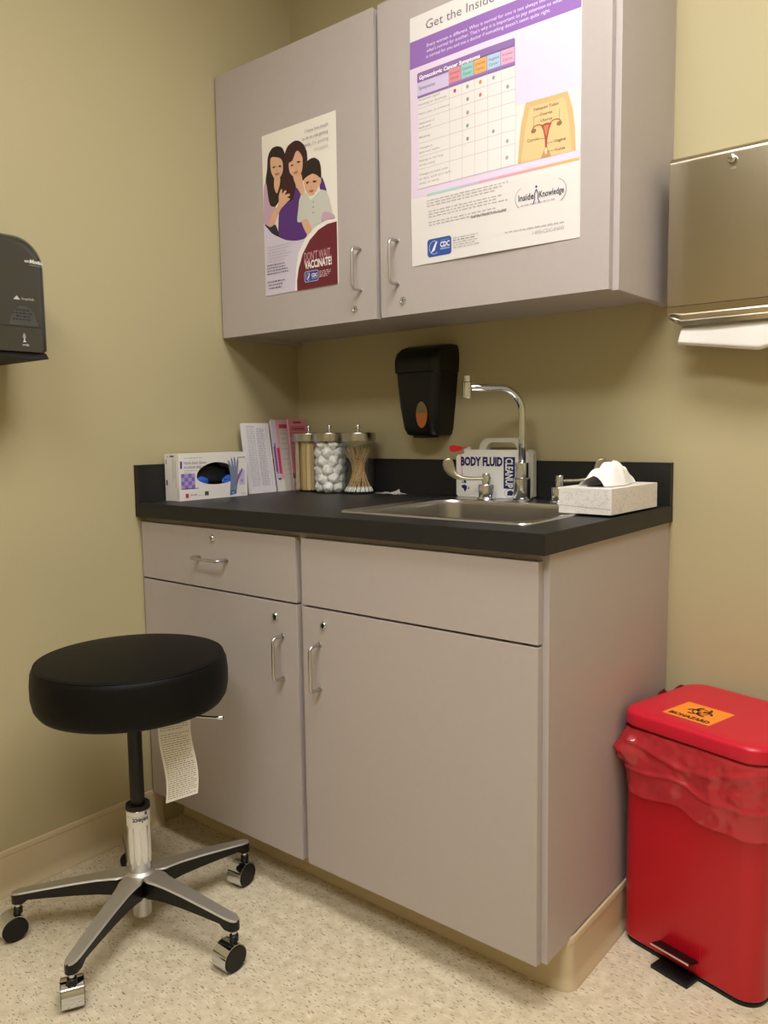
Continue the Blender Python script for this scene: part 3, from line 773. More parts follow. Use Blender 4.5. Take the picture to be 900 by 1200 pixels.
b = B(); b.prism([(.0155 * math.cos(a) + .019, .068 + .024 * math.sin(a)) for a in [2 * PI * i / 28 for i in range(28)] if math.sin(a) > -.3], .002, AMBERC, 'y', -.0971, .0005); sub(b, 'window_upper_part', bd)  # upper part of the window, duller olive than the amber
b = B(); b.box(-.024, .024, -.078, -.02, -.005, .002, BLKP, .003); b.obj('push_bar', sd)

# ------------------------------------------------------------------ black towel dispenser on the left wall
td = thing('towel_dispenser', 'black plastic towel dispenser on the left wall', 'towel dispenser', (0, -1.12, 1.262), world=True)
yR, yL, z0, z1 = -.9445, -1.30, 1.272, 1.516
def yz_outline(inset=0., rt=.062):
    k = 8; y1, y0, zb, zt = yR - inset, yL + inset, z0, z1 - inset
    o = [(y0, zb), (y1 - .006, zb), (y1, zb + .006)] + [(y1 - rt + rt * math.cos(a) * (1), zt - rt + rt * math.sin(a)) for a in [PI / 2 * i / k for i in range(k + 1)]]
    o += [(y0 + rt - rt * math.sin(a), zt - rt + rt * math.cos(a)) for a in [PI / 2 * i / k for i in range(k + 1)]]
    return o
b = B(); L = []
for x, ins in ((.001, .0), (.10, .0), (.165, .0005), (.186, .004), (.196, .011), (.2, .022)):
    L.append([Vector((x, y, z)) for y, z in yz_outline(ins)])
b.loft(L, BLKS); body = b.obj('cover', td, smooth=40, recalc=True)
b = B(); b.prism([(yR - .01, z0 - .0005), (yL + .01, z0 - .0005), (yL + .02, z0 - .012), (yR - .1, z0 - .012), (yR - .045, z0 - .018), (yR - .004, z0 - .012)], .19, BLKM, 'x', .004, .002); b.obj('base', td, smooth=None)
P = Print()   # u along +y, origin y=-1.10
def uy(y): return y + 1.10
P.text('en', uy(-.996), 1.4575, .0062, 'c9c5bd', w=.011, bold=.03); P.text('Motion', uy(-.984), 1.4570, .0075, 'd6d2ca', w=.035, bold=.045)
P.rect(uy(-.985), 1.4525, uy(-.955), 1.4535, '8a877f', 1)
P.poly([(uy(-1.024), 1.3785), (uy(-1.0095), 1.3785), (uy(-1.0165), 1.3868)], 'b9b5ad', 1); P.text('Georgia-Pacific', uy(-1.007), 1.3795, .0042, 'a8a49c', w=.0275, bold=.02)
P2 = Print(); P2.poly([(uy(-1.036), 1.326), (uy(-.972), 1.326), (uy(-.981), 1.352), (uy(-.988), 1.361), (uy(-1.0), 1.3665), (uy(-1.012), 1.366), (uy(-1.024), 1.358), (uy(-1.031), 1.345)], '45443f', 1)
for k, (q0, q1) in enumerate(((-1.022, -.988), (-1.027, -.985), (-1.020, -.990), (-1.027, -.99))): P2.greek(uy(q0), 1.356 - k * .0065, uy(q1), .0034, '1f1e1c', 2, seed=k, word=.007)
P2.poly([(uy(-1.009), 1.301), (uy(-1.001), 1.301), (uy(-1.003), 1.308), (uy(-1.005), 1.311), (uy(-1.007), 1.308)], '8e8d88', 1); P2.rect(uy(-1.0063), 1.293, uy(-1.0037), 1.301, 'b8b6b0', 1); P2.poly([(uy(-1.009), 1.2915), (uy(-1.001), 1.2915), (uy(-1.005), 1.297)], 'c4c2bc', 2)
P2.rect(uy(-1.010), 1.2845, uy(-1.000), 1.287, '98968f', 1); P2.poly([(uy(-1.0), 1.2825), (uy(-.9945), 1.2857), (uy(-1.0), 1.289)], '98968f', 1)
def on_cover(u, v, h):
    ins = yR - (u - 1.10); pr = ((-.01, .10), (.0005, .165), (.004, .186), (.011, .196), (.022, .2), (9, .2))
    for (a, xa), (c, xc) in zip(pr, pr[1:]):
        if ins <= c: x = xa + (xc - xa) * max(0, ins - a) / (c - a); break
    return Vector((x + .0004 + h, u - 1.10, v))
CUT = tuple(('u', 1.10 + yR - k) for k in (.004, .0075, .011, .016, .022))
b = B(); P.into(b, on_cover, CUT); sub(b, 'brand_lettering', body, smooth=None)
b = B(); P2.into(b, on_cover, CUT); sub(b, 'instruction_label', body, smooth=None)
b = B(); b.box(.1995, .2008, -1.2, yR - .022, 1.3235, 1.3245, BLKM); sub(b, 'seam', body, smooth=None)

# ------------------------------------------------------------------ steel towel dispenser on the back wall
st = thing('towel_dispenser', 'brushed steel folded-towel dispenser right of the wall cabinet', 'towel dispenser', (1.375, 0, 1.30), world=True)
X0, X1 = 1.2325, 1.515
b = B()
prof = [(0, 1.352), (-.098, 1.352), (-.098, 1.652), (0, 1.66)]
b.prism(prof, X1 - X0 - .004, PSTEEL, 'x', X0 + .002, .001); b.obj('housing', st)
b = B()
prof = [(-.0985, 1.351), (-.1085, 1.351), (-.110, 1.3525), (-.110, 1.643), (-.1075, 1.652), (-.1, 1.658), (-.06, 1.6625), (-.06, 1.6605), (-.0985, 1.6545)]
b.prism(prof, X1 - X0, PSTEEL, 'x', X0, .0012); fd = b.obj('front_door', st, smooth=50)
b = B(); M = Matrix.Translation((1.3605, -.110, 1.630)) @ Matrix.Rotation(PI / 2, 4, 'X')
b.lathe([(0, 0), (.0085, 0), (.0085, .006), (.0078, .009), (.0045, .0098), (0, .0095)], CHROME, 24, M=M); sub(b, 'lock', fd)
b = B(); P = Print(); P.poly([(.0, .0), (.013, .0), (.0145, .005), (.0015, .005)], '8f8874', 1); P.into(b, plane_fn((1.3545, -.1101, 1.611), (1, 0, 0), (0, 0, 1))); sub(b, 'badge', fd, smooth=None)
b = B()
def tray(x, ends):
    return [Vector((x, y, z)) for y, z in ends]
full = [(-.0985, 1.3505), (-.1085, 1.3505), (-.105, 1.335), (-.1065, 1.332), (-.1025, 1.322), (-.104, 1.3195), (-.099, 1.3105), (-.094, 1.309), (-.09, 1.311), (-.092, 1.322), (-.0985, 1.345)]
b.loft([tray(X0 + .001, [(y, 1.335 + (z - 1.335) * .3 if z < 1.335 else z) for y, z in full]), tray(X0 + .012, [(y, 1.3505 - (1.3505 - z) * .75) for y, z in full]), tray(X0 + .03, full), tray(X1 - .03, full), tray(X1 - .012, [(y, 1.3505 - (1.3505 - z) * .75) for y, z in full]), tray(X1 - .001, [(y, 1.335 + (z - 1.335) * .3 if z < 1.335 else z) for y, z in full])], PSTEEL)
b.box(X0 + .03, X1 - .03, -.088, -.03, 1.311, 1.316, BLKM)
b.obj('dispensing_lip', st, recalc=True)
b = B()
def twl(u, v):
    x = 1.2605 + .222 * u - .004 * v; sag = .012 * math.sin(PI * u)
    z = 1.3145 - v * (.043 + .026 * min(1, u * 1.25)) + .004 * math.sin(PI * v)
    if u > .74: z += (u - .74) * .09 * v
    y = -.082 - .026 * v + .006 * math.sin(6 * u) * v
    if v > .93: y += .008 * (v - .93) / .07
    return Vector((x, y, z))
b.grid(twl, 40, 16, TOWEL); b.grid(lambda u, v: twl(u, v * .97) + Vector((0, .007, .0015 + .002 * v)), 40, 16, TOWEL)
tag(b.obj('paper_towel', None, smooth=60), 'white folded paper towel hanging from the steel dispenser', 'paper towel')

# ------------------------------------------------------------------ posters
PL = [
('hair_dark',[(27,373),(40,384),(59,385),(78,377),(87,362),(91,344),(86,309),(83,274),(75,260),(61,242),(41,229),(26,238),(15,271),(11,304),(18,333),(21,359)]),
('skin',[(32,356),(42,361),(69,352),(79,339),(79,318),(70,305),(55,300),(42,309),(33,328)]),
('skin',[(47,309),(67,304),(66,285),(54,264),(44,282)]),
('pink_shirt',[(5,293),(14,297),(20,260),(28,237),(50,228),(44,214),(28,186),(2,193),(1,223)]),
('hair_brown',[(88,359),(100,376),(123,383),(141,380),(159,366),(169,346),(170,322),(164,308),(152,285),(138,278),(124,283),(127,260),(114,237),(91,232),(73,260),(85,309),(86,339)]),
('skin',[(102,331),(116,336),(129,355),(140,354),(153,335),(152,310),(146,297),(132,288),(118,295),(105,308)]),
('skin',[(118,296),(146,296),(153,270),(158,249),(144,243),(126,273)]),
('purple',[(90,233),(114,237),(127,265),(144,244),(137,228),(130,179),(145,174),(164,143),(155,131),(125,130),(88,137),(57,150),(60,211),(70,222)]),
('purple',[(212,249),(220,273),(230,255),(236,234),(222,237)]),
('hair_dark',[(151,286),(158,314),(176,325),(195,326),(212,315),(218,297),(218,270),(206,279),(189,288),(174,285),(159,277),(152,279)]),
('skin',[(156,279),(174,286),(190,287),(206,279),(213,263),(205,248),(190,235),(176,236),(164,248),(158,264)]),
('skin',[(211,271),(216,272),(218,262),(212,253),(209,254)]),
('shirt_grey',[(144,237),(162,246),(179,225),(201,235),(219,242),(236,234),(246,213),(255,177),(238,173),(224,187),(213,164),(192,156),(177,151),(167,167),(164,180),(147,175),(129,179),(136,218)]),
('skin',[(145,175),(165,179),(181,152),(173,141),(161,143)]),
('pink_shirt',[(224,186),(255,177),(263,165),(234,166),(215,163)]),
('skin',[(51,226),(61,240),(62,257),(70,271),(75,270),(75,259),(86,266),(91,262),(84,255),(100,255),(105,250),(93,246),(104,242),(99,237),(87,232),(70,222),(52,202),(43,186),(27,181),(22,192),(33,213)]),
('jeans',[(4,192),(27,181),(45,185),(56,165),(59,150),(34,162),(15,176)]),
('tone',[(.5,194),(4,190),(34,161),(59,149),(88,136),(125,129),(156,130),(131,97),(120,57),(115,1),(.5,1)]),
('white',[(269,162),(234,163),(195,155),(158,131),(131,97),(120,57),(115,1),(269,1)]),
('maroon',[(269.5,155),(237,154),(206,145),(173,124),(146,92),(130,56),(123,26),(123,.5),(269.5,.5)]),
('hair_dark',[(41,335),(51,336),(51,333),(42,332)]),('hair_dark',[(64,334),(74,331),(74,328),(64,331)]),('lips',[(47,316),(68,315),(66,311),(56,310)]),
('hair_dark',[(111,325),(120,326),(120,324),(112,322)]),('hair_dark',[(134,330),(145,328),(145,325),(133,327)]),('lips',[(118,305),(136,306),(133,300),(124,300)]),
('hair_dark',[(165,271),(175,272),(175,269),(166,268)]),('hair_dark',[(189,270),(202,268),(202,265),(190,266)]),('lips',[(174,249),(193,247),(189,243),(179,244)]),
('hair_dark',[(188,219),(191,218),(191,216),(188,216)]),('hair_dark',[(187,206),(191,205),(191,203),(187,203)]),('hair_dark',[(187,192),(191,191),(190,189),(187,189)]),
]
PCOL = dict(hair_dark='2c211c', skin='d6a98a', pink_shirt='c3a0b8', hair_brown='3c1f20', purple='573078', shirt_grey='c6c6bd', jeans='2c2638', tone='cfc6d8', white='ece6e2', maroon='6a2430', lips='b06a60')
P = Print()
def rounded(pts, n=4):
    out = []; N = len(pts)
    for i in range(N):
        p0, p1, p2, p3 = (pts[(i + k) % N] for k in (-1, 0, 1, 2))
        for q in range(n):
            t = q / n
            def herm(a):
                m1, m2 = (p2[a] - p0[a]) * .38, (p3[a] - p1[a]) * .38
                return (2 * t ** 3 - 3 * t * t + 1) * p1[a] + (t ** 3 - 2 * t * t + t) * m1 + (3 * t * t - 2 * t ** 3) * p2[a] + (t ** 3 - t * t) * m2
            out.append((herm(0), herm(1)))
    return out
for i, (c, pts) in enumerate(PL):
    if c not in ('maroon', 'white', 'tone') and len(pts) > 4: pts = rounded(pts)
    P.poly([(u / 1000, v / 1000) for u, v in pts], PCOL[c], 1 + i * .35)
for u, v, w in ((56, 325, 2.0), (130, 315, 2.4), (182, 258, 2.2)): P.line([(u / 1000, v / 1000), ((u + 1.5) / 1000, (v - 6) / 1000), ((u - 1) / 1000, (v - 8) / 1000)], .0014, 'bd8d6e', 13)
for u, v in ((46, 333.5), (69, 332), (116, 323.5), (139.5, 327), (170, 268.5), (195, 266)): P.ell(u / 1000, v / 1000, .0032, .0017, '2a1c16', 13, 10)
T = 14
P.text('I have too much', .167, .393, .0085, '8a858a', w=.079, layer=T); P.text('to do to risk getting', .154, .376, .0085, '8a858a', w=.092, layer=T)
P.text("sick.", .164, .359, .0085, '6f6a70', w=.022, layer=T); P.text("I'm getting", .191, .359, .0085, 'b3aeb4', w=.056, layer=T); P.text('vaccinated.', .197, .342, .0085, 'b3aeb4', w=.05, layer=T)
for k in range(6): P.greek(.014, .126 - k * .0075, .106 - (k % 3) * .012, .0022, 'b3aac2', T, seed=k)
for k in range(4): P.greek(.0105, .078 - k * .0075, .078 + .006 * k, .0032, '6f6786', T, seed=k + 20)
for k in range(3): P.greek(.0105 + .002 * k, .034 - k * .0085, .078 - k * .006, .0034, '6a627e', T, seed=k + 30)
P.text("DON'T WAIT.", .153, .0725, .0215, 'd8a0a4', w=.096, layer=T); P.text('VACCINATE!', .1535, .0525, .019, 'f0e6e4', w=.097, layer=T, bold=.035)
P.rrect(.152, .0175, .203, .0455, .006, 'c4c2d4', T); P.rrect(.1535, .019, .2015, .044, .005, '3a4890', T + 1)
P.text('CDC', .1785, .029, .0085, 'eceaf0', w=.020, layer=T + 2, bold=.04); P.rect(.1785, .0245, .1985, .0258, 'c4c2d4', T + 2)
P.arc(.167, .0315, .009, .009, 60, 300, .0012, 'c4c2d4', T + 2); P.poly([(.161, .024), (.169, .028), (.172, .040), (.169, .038), (.166, .032)], 'eceaf0', T + 2)
for k in range(4): P.greek(.206, .0385 - k * .0045, .252 - k * .006, .0026, 'cfa8ae', T, seed=k + 50, word=.011)
b = B(); b.box(0, .2715, 0, .0004, 0, .4235, PAPER); P.into(b, plane_fn((0, -.0001, 0), (1, 0, 0), (0, 0, 1)))
o = b.obj('poster', None, smooth=None); o.location = (.194, FU - .0006, 1.469); tag(o, 'smaller family vaccination poster with a maroon corner on the left cabinet door', 'poster', 'posters on the wall cabinet')

# large symptom chart
PWd, PHt = .4252, .553
P = Print(); LV = 'ded0e6'
P.rect(.0005, .44, PWd - .0005, .5, '9068ae', 1)
P.rect(.0005, .153, PWd - .0005, .44, 'dccbe0', 1)
P.rect(.278, .171, PWd - .0005, .291, 'ded8d4', 2)
P.text('Get the Inside Knowledge', .046, .515, .0195, '6f6c74', w=.335, layer=3)
P.text('Every woman is different. What is normal for one is not always the same as', .049, .4765, .0072, 'e6dcee', w=.335); P.text("what's normal for another. That's why it is important to pay attention to what", .0485, .4645, .0072, 'e6dcee', w=.335); P.text("is normal for you and see a doctor if something doesn't seem quite right.", .048, .4525, .0072, 'e6dcee', w=.31)
P.rect(.022, .171, .278, .375, 'e0dad8', 3)
P.rrect(.022, .4045, .278, .4265, .004, '8a6aa2', 3); P.rect(.022, .375, .11, .4055, 'ccbedd', 3); P.rect(.11, .375, .278, .412, '9a78b6', 3)
P.text('Gynecologic Cancer Symptoms', .028, .4105, .0085, 'f2ecf4', w=.165, layer=5, bold=.03); P.text('Symptoms', .027, .3885, .0072, '6a5a80', w=.045, layer=5, bold=.01)
P.rect(.022, .371, .278, .3765, '8a6aa2', 4)
for k, (c, nm) in enumerate((('d88a92', 'Cervical'), ('92c4c0', 'Ovarian'), ('e0a860', 'Uterine'), ('a8c4dc', 'Vaginal'), ('dca8c4', 'Vulvar'))):
    u0 = .1105 + k * .0335; P.rect(u0, .380, u0 + .032, .409, c, 5)
    P.text(nm, u0 + .016, .397, .0052, '7a4a58', w=.026, layer=6, align='c'); P.text('Cancer', u0 + .016, .3865, .0052, '7a4a58', w=.023, layer=6, align='c')
GR = 'b9aeb2'
for v in (.349, .325, .3, .273, .243, .215, .171): P.rect(.022, v - .0005, .278, v + .0005, GR, 4)
for u in (.1105, .144, .1775, .211, .2445, .278): P.rect(u - .0004, .171, u + .0004, .375, GR, 4)
for s, u, v in (('Abnormal vaginal', .0245, .3645), ('bleeding or discharge', .0245, .3545), ('Pelvic pain or pressure', .0245, .3345), ('Abdominal or', .0245, .3135), ('back pain', .0245, .3045), ('Bloating', .0245, .2835), ('Changes in', .0245, .2595), ('bathroom habits', .0245, .2495), ('Itching or burning', .0245, .2315), ('of the vulva', .0245, .2215), ('Changes in vulva color', .0245, .2005), ('or skin, such as a rash,', .0245, .1905), ('sores, or warts', .0245, .1805)):
    P.text(s, u, v, .0046, '8c8088', w=.0041 * len(s) * .92, layer=5)
for u, v, c in ((.126, .361, 'c04058'), (.1595, .361, '8f9a9a'), (.1595, .335, '8f9090'), (.159, .307, '9a9296'), (.158, .280, '6aa898'), (.1585, .252, '8f8a90'), (.193, .361, 'd8843c'), (.1925, .335, 'd87058'), (.226, .361, '9a9a9e'), (.2245, .252, '9a949c'), (.26, .334, '9f9aa0'), (.259, .224, 'a89aa2'), (.2585, .19, 'a89ea4')):
    P.ell(u, v, .0036, .0042, c, 5, 14)
P.poly([(.285, .171), (.288, .22), (.292, .252), (.302, .291), (.396, .290), (.408, .252), (.413, .22), (.416, .171)], 'cfae78', 3)
P.poly([(.292, .171), (.30, .23), (.311, .28), (.39, .28), (.4, .23), (.408, .171)], 'd9bb88', 4); P.poly([(.338, .171), (.350, .196), (.362, .171)], 'b8935c', 5)
P.poly([(.338, .237), (.350, .240), (.362, .237), (.357, .226), (.353, .208), (.352, .190), (.348, .190), (.347, .208), (.343, .226)], 'a8503c', 6); P.poly([(.344, .235), (.356, .235), (.351, .214), (.349, .214)], 'c87858', 7)
P.arc(.330, .232, .012, .008, 20, 170, .0022, 'a8603f', 6); P.arc(.370, .234, .012, .008, 10, 160, .0022, 'a8603f', 6); P.ell(.321, .230, .006, .0045, '8f6a48', 6); P.ell(.379, .232, .006, .0045, '8f6a48', 6); P.ell(.350, .184, .003, .007, 'e0c8a8', 6)
for s, u, v, w in (('Fallopian Tubes', .349, .2695, .056), ('Ovaries', .349, .2565, .028), ('Uterus', .350, .244, .026), ('Cervix', .320, .210, .026), ('Vagina', .381, .1965, .026), ('Vulva', .381, .179, .023)): P.text(s, u, v, .0058, '5c4632', w=w, layer=7, align='c')
for a, z in (((.333, .2125), (.347, .209)), ((.367, .199), (.352, .199)), ((.369, .1815), (.352, .182)), ((.321, .257), (.321, .236)), ((.379, .262), (.379, .238)), ((.321, .257), (.333, .259))): P.line([a, z], .0007, '7a6448', 7)
BAR = ('a8cfc8', 'a9cbcc', 'c8b8d4', 'd8a8c4', 'dca0b4', 'e0a09c', 'e6a884', 'ecb070')
for k, c in enumerate(BAR): P.rect(.047 + k * .047125, .1505, .047 + (k + 1) * .047125, .156, c, 3)
for k in range(10):
    if k in (3, 7): continue
    P.greek(.047 + (.004 if k > 3 else 0), .1385 - k * .0061, .262 - (k % 3) * .015, .0028, 'b3aeae', 3, seed=k + 90, word=.012)
P.text('Get the Inside Knowledge', .167, .0805, .0046, '7a767a', w=.09, layer=4, bold=.03)
P.text('Inside', .2865, .094, .0125, '4a4a56', w=.036, layer=4, bold=.02); P.text('Knowledge', .335, .094, .0125, '4a4a56', w=.056, layer=4, bold=.02)
P.ell(.3285, .117, .0026, .0026, '4a4a70', 4); P.line([(.3285, .112), (.3245, .103), (.3245, .092), (.321, .083)], .0022, '4a4a70', 4); P.line([(.3285, .112), (.3325, .103), (.3325, .092), (.336, .083)], .0022, '4a4a70', 4)
P.arc(.3, .0995, .021, .022, 110, 235, .0008, 'a8a2ae', 4, w1=.002); P.arc(.372, .1005, .024, .024, 75, -60, .0012, 'a8a2ae', 4, w1=.003); P.greek(.292, .0835, .372, .0026, 'b3aeae', 4, seed=7, word=.01)
P.rrect(.046, .0135, .1135, .0535, .007, '33529c', 4); P.text('CDC', .0825, .032, .011, 'e8e6ee', w=.0265, layer=6, bold=.035); P.arc(.0655, .0335, .014, .0145, 50, 310, .0016, 'a8b4d8', 5)
P.poly([(.056, .022), (.067, .027), (.072, .040), (.076, .046), (.069, .044), (.064, .036), (.060, .029)], 'e0e0ee', 6); P.rect(.0825, .0265, .109, .0285, 'a8b4d8', 5); P.rect(.0825, .0465, .108, .0472, 'a8b4d8', 5); P.rect(.0825, .0295, .109, .0300, 'a8b4d8', 5)
for k in range(5): P.greek(.1185, .0445 - k * .0052, .188 - (k % 2) * .012, .0026, '9a969a' if k == 1 else 'b8b4b4', 4, seed=k + 40, word=.012)
P.greek(.253, .0345, .391, .0032, 'b8b2b4', 4, seed=3, word=.012); P.text('1-800-CDC-INFO', .391, .0215, .0072, 'a8a2a6', w=.072, layer=4, align='r')
FOLDS = (('u', .208), ('v', .274), ('v', .14), ('v', .41))
def fold(u, v, h):
    du = 1 - abs(u - .208) / .208; a = 0.
    if u < .208: a = .0036 * (u / .208)
    else: a = .0036 * (PWd - u) / (PWd - .208)
    vv = (0, .14, .274, .41, PHt); hh = (.0, .003, .0, .0034, .0)
    for k in range(4):
        if vv[k] <= v <= vv[k + 1] + 1e-6: a += hh[k] + (hh[k + 1] - hh[k]) * (v - vv[k]) / (vv[k + 1] - vv[k]); break
    return Vector((u, -.0007 - a - h, v))
Pb = Print(); Pb.rect(0, 0, PWd, PHt, 'dfd9d6', 0)
b = B(); Pb.into(b, fold, FOLDS); b.box(0, PWd, -.0006, 0, 0, PHt, PAPER); P.into(b, fold, FOLDS)
o = b.obj('poster', None, smooth=None); o.location = (.7005, FU - .0002, 1.480); tag(o, 'larger creased symptom chart poster with purple bands on the right cabinet door', 'poster', 'posters on the wall cabinet')

# ------------------------------------------------------------------ red biohazard bin
rot = -math.radians(14); ub, vb = (.9703, -.2419), (.2419, .9703)
bw, bd_, bh = .153, .135, .474
bu, bv = 1.4005, .1595
bin_ = thing('waste_bin', 'red step-on biohazard waste bin beside the base cabinet', 'waste bin', (bu * ub[0] + bv * vb[0], bu * ub[1] + bv * vb[1], 0), rot)
b = B(); b.loft([rrect(bw - .004, bd_ - .004, .038, 8, z=.0), rrect(bw - .003, bd_ - .003, .038, 8, z=.012)], BLKM); b.obj('base_ring', bin_)
b = B(); b.loft([rrect(bw - .001, bd_ - .001, .039, 10, z=.0125), rrect(bw, bd_, .04, 10, z=.016), rrect(bw, bd_, .04, 10, z=.25), rrect(bw, bd_, .04, 10, z=bh - .014), rrect(bw - .006, bd_ - .006, .036, 10, z=bh - .012), rrect(bw - .006, bd_ - .006, .036, 10, z=bh), rrect(bw - .010, bd_ - .010, .034, 10, z=bh), rrect(bw - .010, bd_ - .010, .034, 10, z=.03)], RED, cap0=True, cap1=True)
b.obj('body', bin_, smooth=40)
LZ = bh + .004
b = B(); hl = (bw + .004, bd_ + .006)
b.loft([rrect(hl[0] - .004, hl[1] - .004, .040, 10, z=LZ), rrect(hl[0], hl[1], .042, 10, z=LZ + .003), rrect(hl[0], hl[1], .042, 10, z=LZ + .024), rrect(hl[0] - .003, hl[1] - .003, .041, 10, z=LZ + .030), rrect(hl[0] - .010, hl[1] - .010, .038, 10, z=LZ + .0335), rrect(hl[0] - .03, hl[1] - .03, .03, 10, z=LZ + .035)], REDL)
lid = b.obj('lid', bin_, smooth=50)
# hazard sticker, local u right / v back on the lid
P = Print(); OR = 'f08a28'; BK = '3c1c14'
sw, sh = .104, .097
P.rect(0, 0, sw, sh, OR, 1)
P.text('BIOHAZARD', sw / 2, .0085, .0135, BK, w=.088, layer=3, align='c', bold=.05)
ccx, ccy = sw / 2, .058
for k in range(3):
    a = math.radians(90 + 120 * k); ex, ey = ccx + .0135 * math.cos(a), ccy + .0135 * math.sin(a)
    P.arc(ex, ey, .0135, .0135, math.degrees(a) + 32, math.degrees(a) + 328, .0052, BK, 3, 22)
    P.arc(ccx, ccy, .0165, .0165, math.degrees(a) - 40, math.degrees(a) + 40, .0030, BK, 4, 10)
P.ell(ccx, ccy, .0045, .0045, OR, 5)
b = B(); P.into(b, plane_fn((-.078, -.102, LZ + .0352), (1, 0, 0), (0, 1, 0))); s_ = sub(b, 'hazard_sticker', lid, smooth=None); s_['label'] = 'orange sticker with the biohazard sign'
# pedal
b = B()
b.prism([(-.002, .040), (-.034, .050), (-.036, .053), (-.034, .0545), (-.002, .046)], .086, BLKP, 'x', -.047, .001)
b.obj('pedal', bin_).location = (0, -bd_, 0)
pe = bin_.children[-1]
b = B(); b.box(-.047, .039, -.0372, -.035, .0508, .0548, CHROME, .0005); sub(b, 'trim', pe)
b = B(); b.box(-.046, .036, -bd_ - .036, -bd_ + .01, .0004, .0075, BLKM, .001); b.obj('foot_plate', bin_)
b = B(); b.prism([(-bd_ - .002, .020), (-bd_ - .0005, .092), (-bd_ + .01, .092), (-bd_ + .01, .020)], .092, RED, 'x', -.05, .0008); b.obj('pedal_slot', bin_)
b = B(); b.cyl((-.05, bd_ + .002, LZ + .012), (.07, bd_ + .002, LZ + .012), .005, BLKM, 12); b.obj('hinge', bin_)
# liner folded over the rim
b = B(); N_ = 10
ring0 = rrect(bw, bd_, .04, 14, side=44); n = len(ring0); rings = []
lev = 44
for j in range(lev + 1):
    t = j / lev; R_ = []
    for i, p in enumerate(ring0):
        ang = math.atan2(p.y, p.x); q = ring0[(i + 1) % n] - ring0[i - 1]; nn = Vector((q.y, -q.x, 0)).normalized()
        left = max(0, -nn.x); frontness = max(0, -nn.y)
        s = i / n
        hem = .362 - .018 * frontness - .02 * max(0, p.x / bw) + .006 * math.sin(7 * ang + 1) + .01 * left
        back = left * max(0., min(1., p.y / .05)) * max(0., min(1., (bd_ - p.y) / .03))
        top = LZ - .003 + back * (.030 + .014 * math.sin(p.y * 60))
        z = top - t * (top - hem)
        prof = .0035 + .0085 * math.sin(min(1, t * 1.7) * PI * .5) ** .8
        wr = .0045 * mnoise.noise(Vector((p.x * 26, p.y * 26, z * 20))) + .0045 * mnoise.noise(Vector((p.x * 60 + 5, p.y * 60, z * 55))) * (1 if z > hem + .055 else .35)
        swag = LZ - .012 - .038 * math.sin(PI * min(1, max(0, (p.x + bw) / (2 * bw))))
        rid = .0045 * math.exp(-((z - swag) / .006) ** 2) * frontness
        band = .004 * math.exp(-((z - (hem + .052)) / .0035) ** 2)
        bul = left * .024 * math.sin(PI * min(1, .12 + t * 1.1)) * max(0., min(1., (p.y + .10) / .10)) + back * .012 * (1 - t)
        off = max(.0022, prof + wr + rid + band + bul)
        if nn.y > .6: off = min(off, .006)
        if left > .3 and p.y < -.085: off = min(off, .0045)
        dc = math.hypot(p.x + bw - .012, p.y + bd_ - .012)
        pouch = math.exp(-(dc / .032) ** 2) * math.exp(-((z - .428) / .030) ** 2) * (1 + .35 * mnoise.noise(Vector((p.x * 90, p.y * 90, z * 70))))
        R_.append(Vector((p.x, p.y, z)) + nn * off + Vector((-.004, -.034, 0)) * pouch)
    rings.append(R_)
b.loft(rings, FILM, False, False)
o = b.obj('bin_liner', None, smooth=75); o.location = bin_.location; o.rotation_euler = (0, 0, rot)
tag(o, 'translucent red plastic liner folded over the bin rim', 'bin liner')

# ------------------------------------------------------------------ stool
scx, scy = .371, -.8965
stl = thing('rolling_stool', 'round black vinyl stool on a five-arm aluminium base with casters', 'stool', (scx, scy, 0))
b = B(); ZS = .513
b.lathe([(0, ZS), (.178, ZS), (.192, ZS + .005), (.2005, ZS + .018), (.2045, ZS + .038), (.2048, ZS + .068), (.2025, ZS + .09), (.198, ZS + .1005), (.193, ZS + .1045), (.186, ZS + .1062), (.13, ZS + .111), (0, ZS + .114)], VINYL, 72)
seat = b.obj('seat', stl, smooth=60)
b = B(); b.tube([(.1955 * math.cos(a), .1955 * math.sin(a), ZS + .1035) for a in [2 * PI * i / 72 for i in range(73)]], .0016, VINYL, 6); sub(b, 'piping', seat)
b = B(); b.lathe([(0, ZS - .014), (.05, ZS - .014), (.056, ZS - .012), (.09, ZS - .0005), (0, ZS - .0005)], BLKM, 32); b.obj('seat_plate', stl)
b = B(); b.cyl((0, 0, .27), (0, 0, ZS - .012), .0155, BLKP, 24); b.obj('post', stl)
b = B(); b.lathe([(0, .286), (.0165, .286), (.0255, .288), (.0262, .284), (.0262, .278), (0, .278)], BLKM, 32); b.obj('collar', stl)
b = B(); b.lathe([(0, .105), (.0255, .105), (.0255, .277), (.024, .279), (0, .279)], CHROME, 36); cyl_ = b.obj('gas_cylinder', stl)
b = B(); b.lathe([(0, .03), (.017, .03), (.0205, .033), (.0205, .09), (0, .09)], SATIN, 28); b.obj('lower_sleeve', stl)
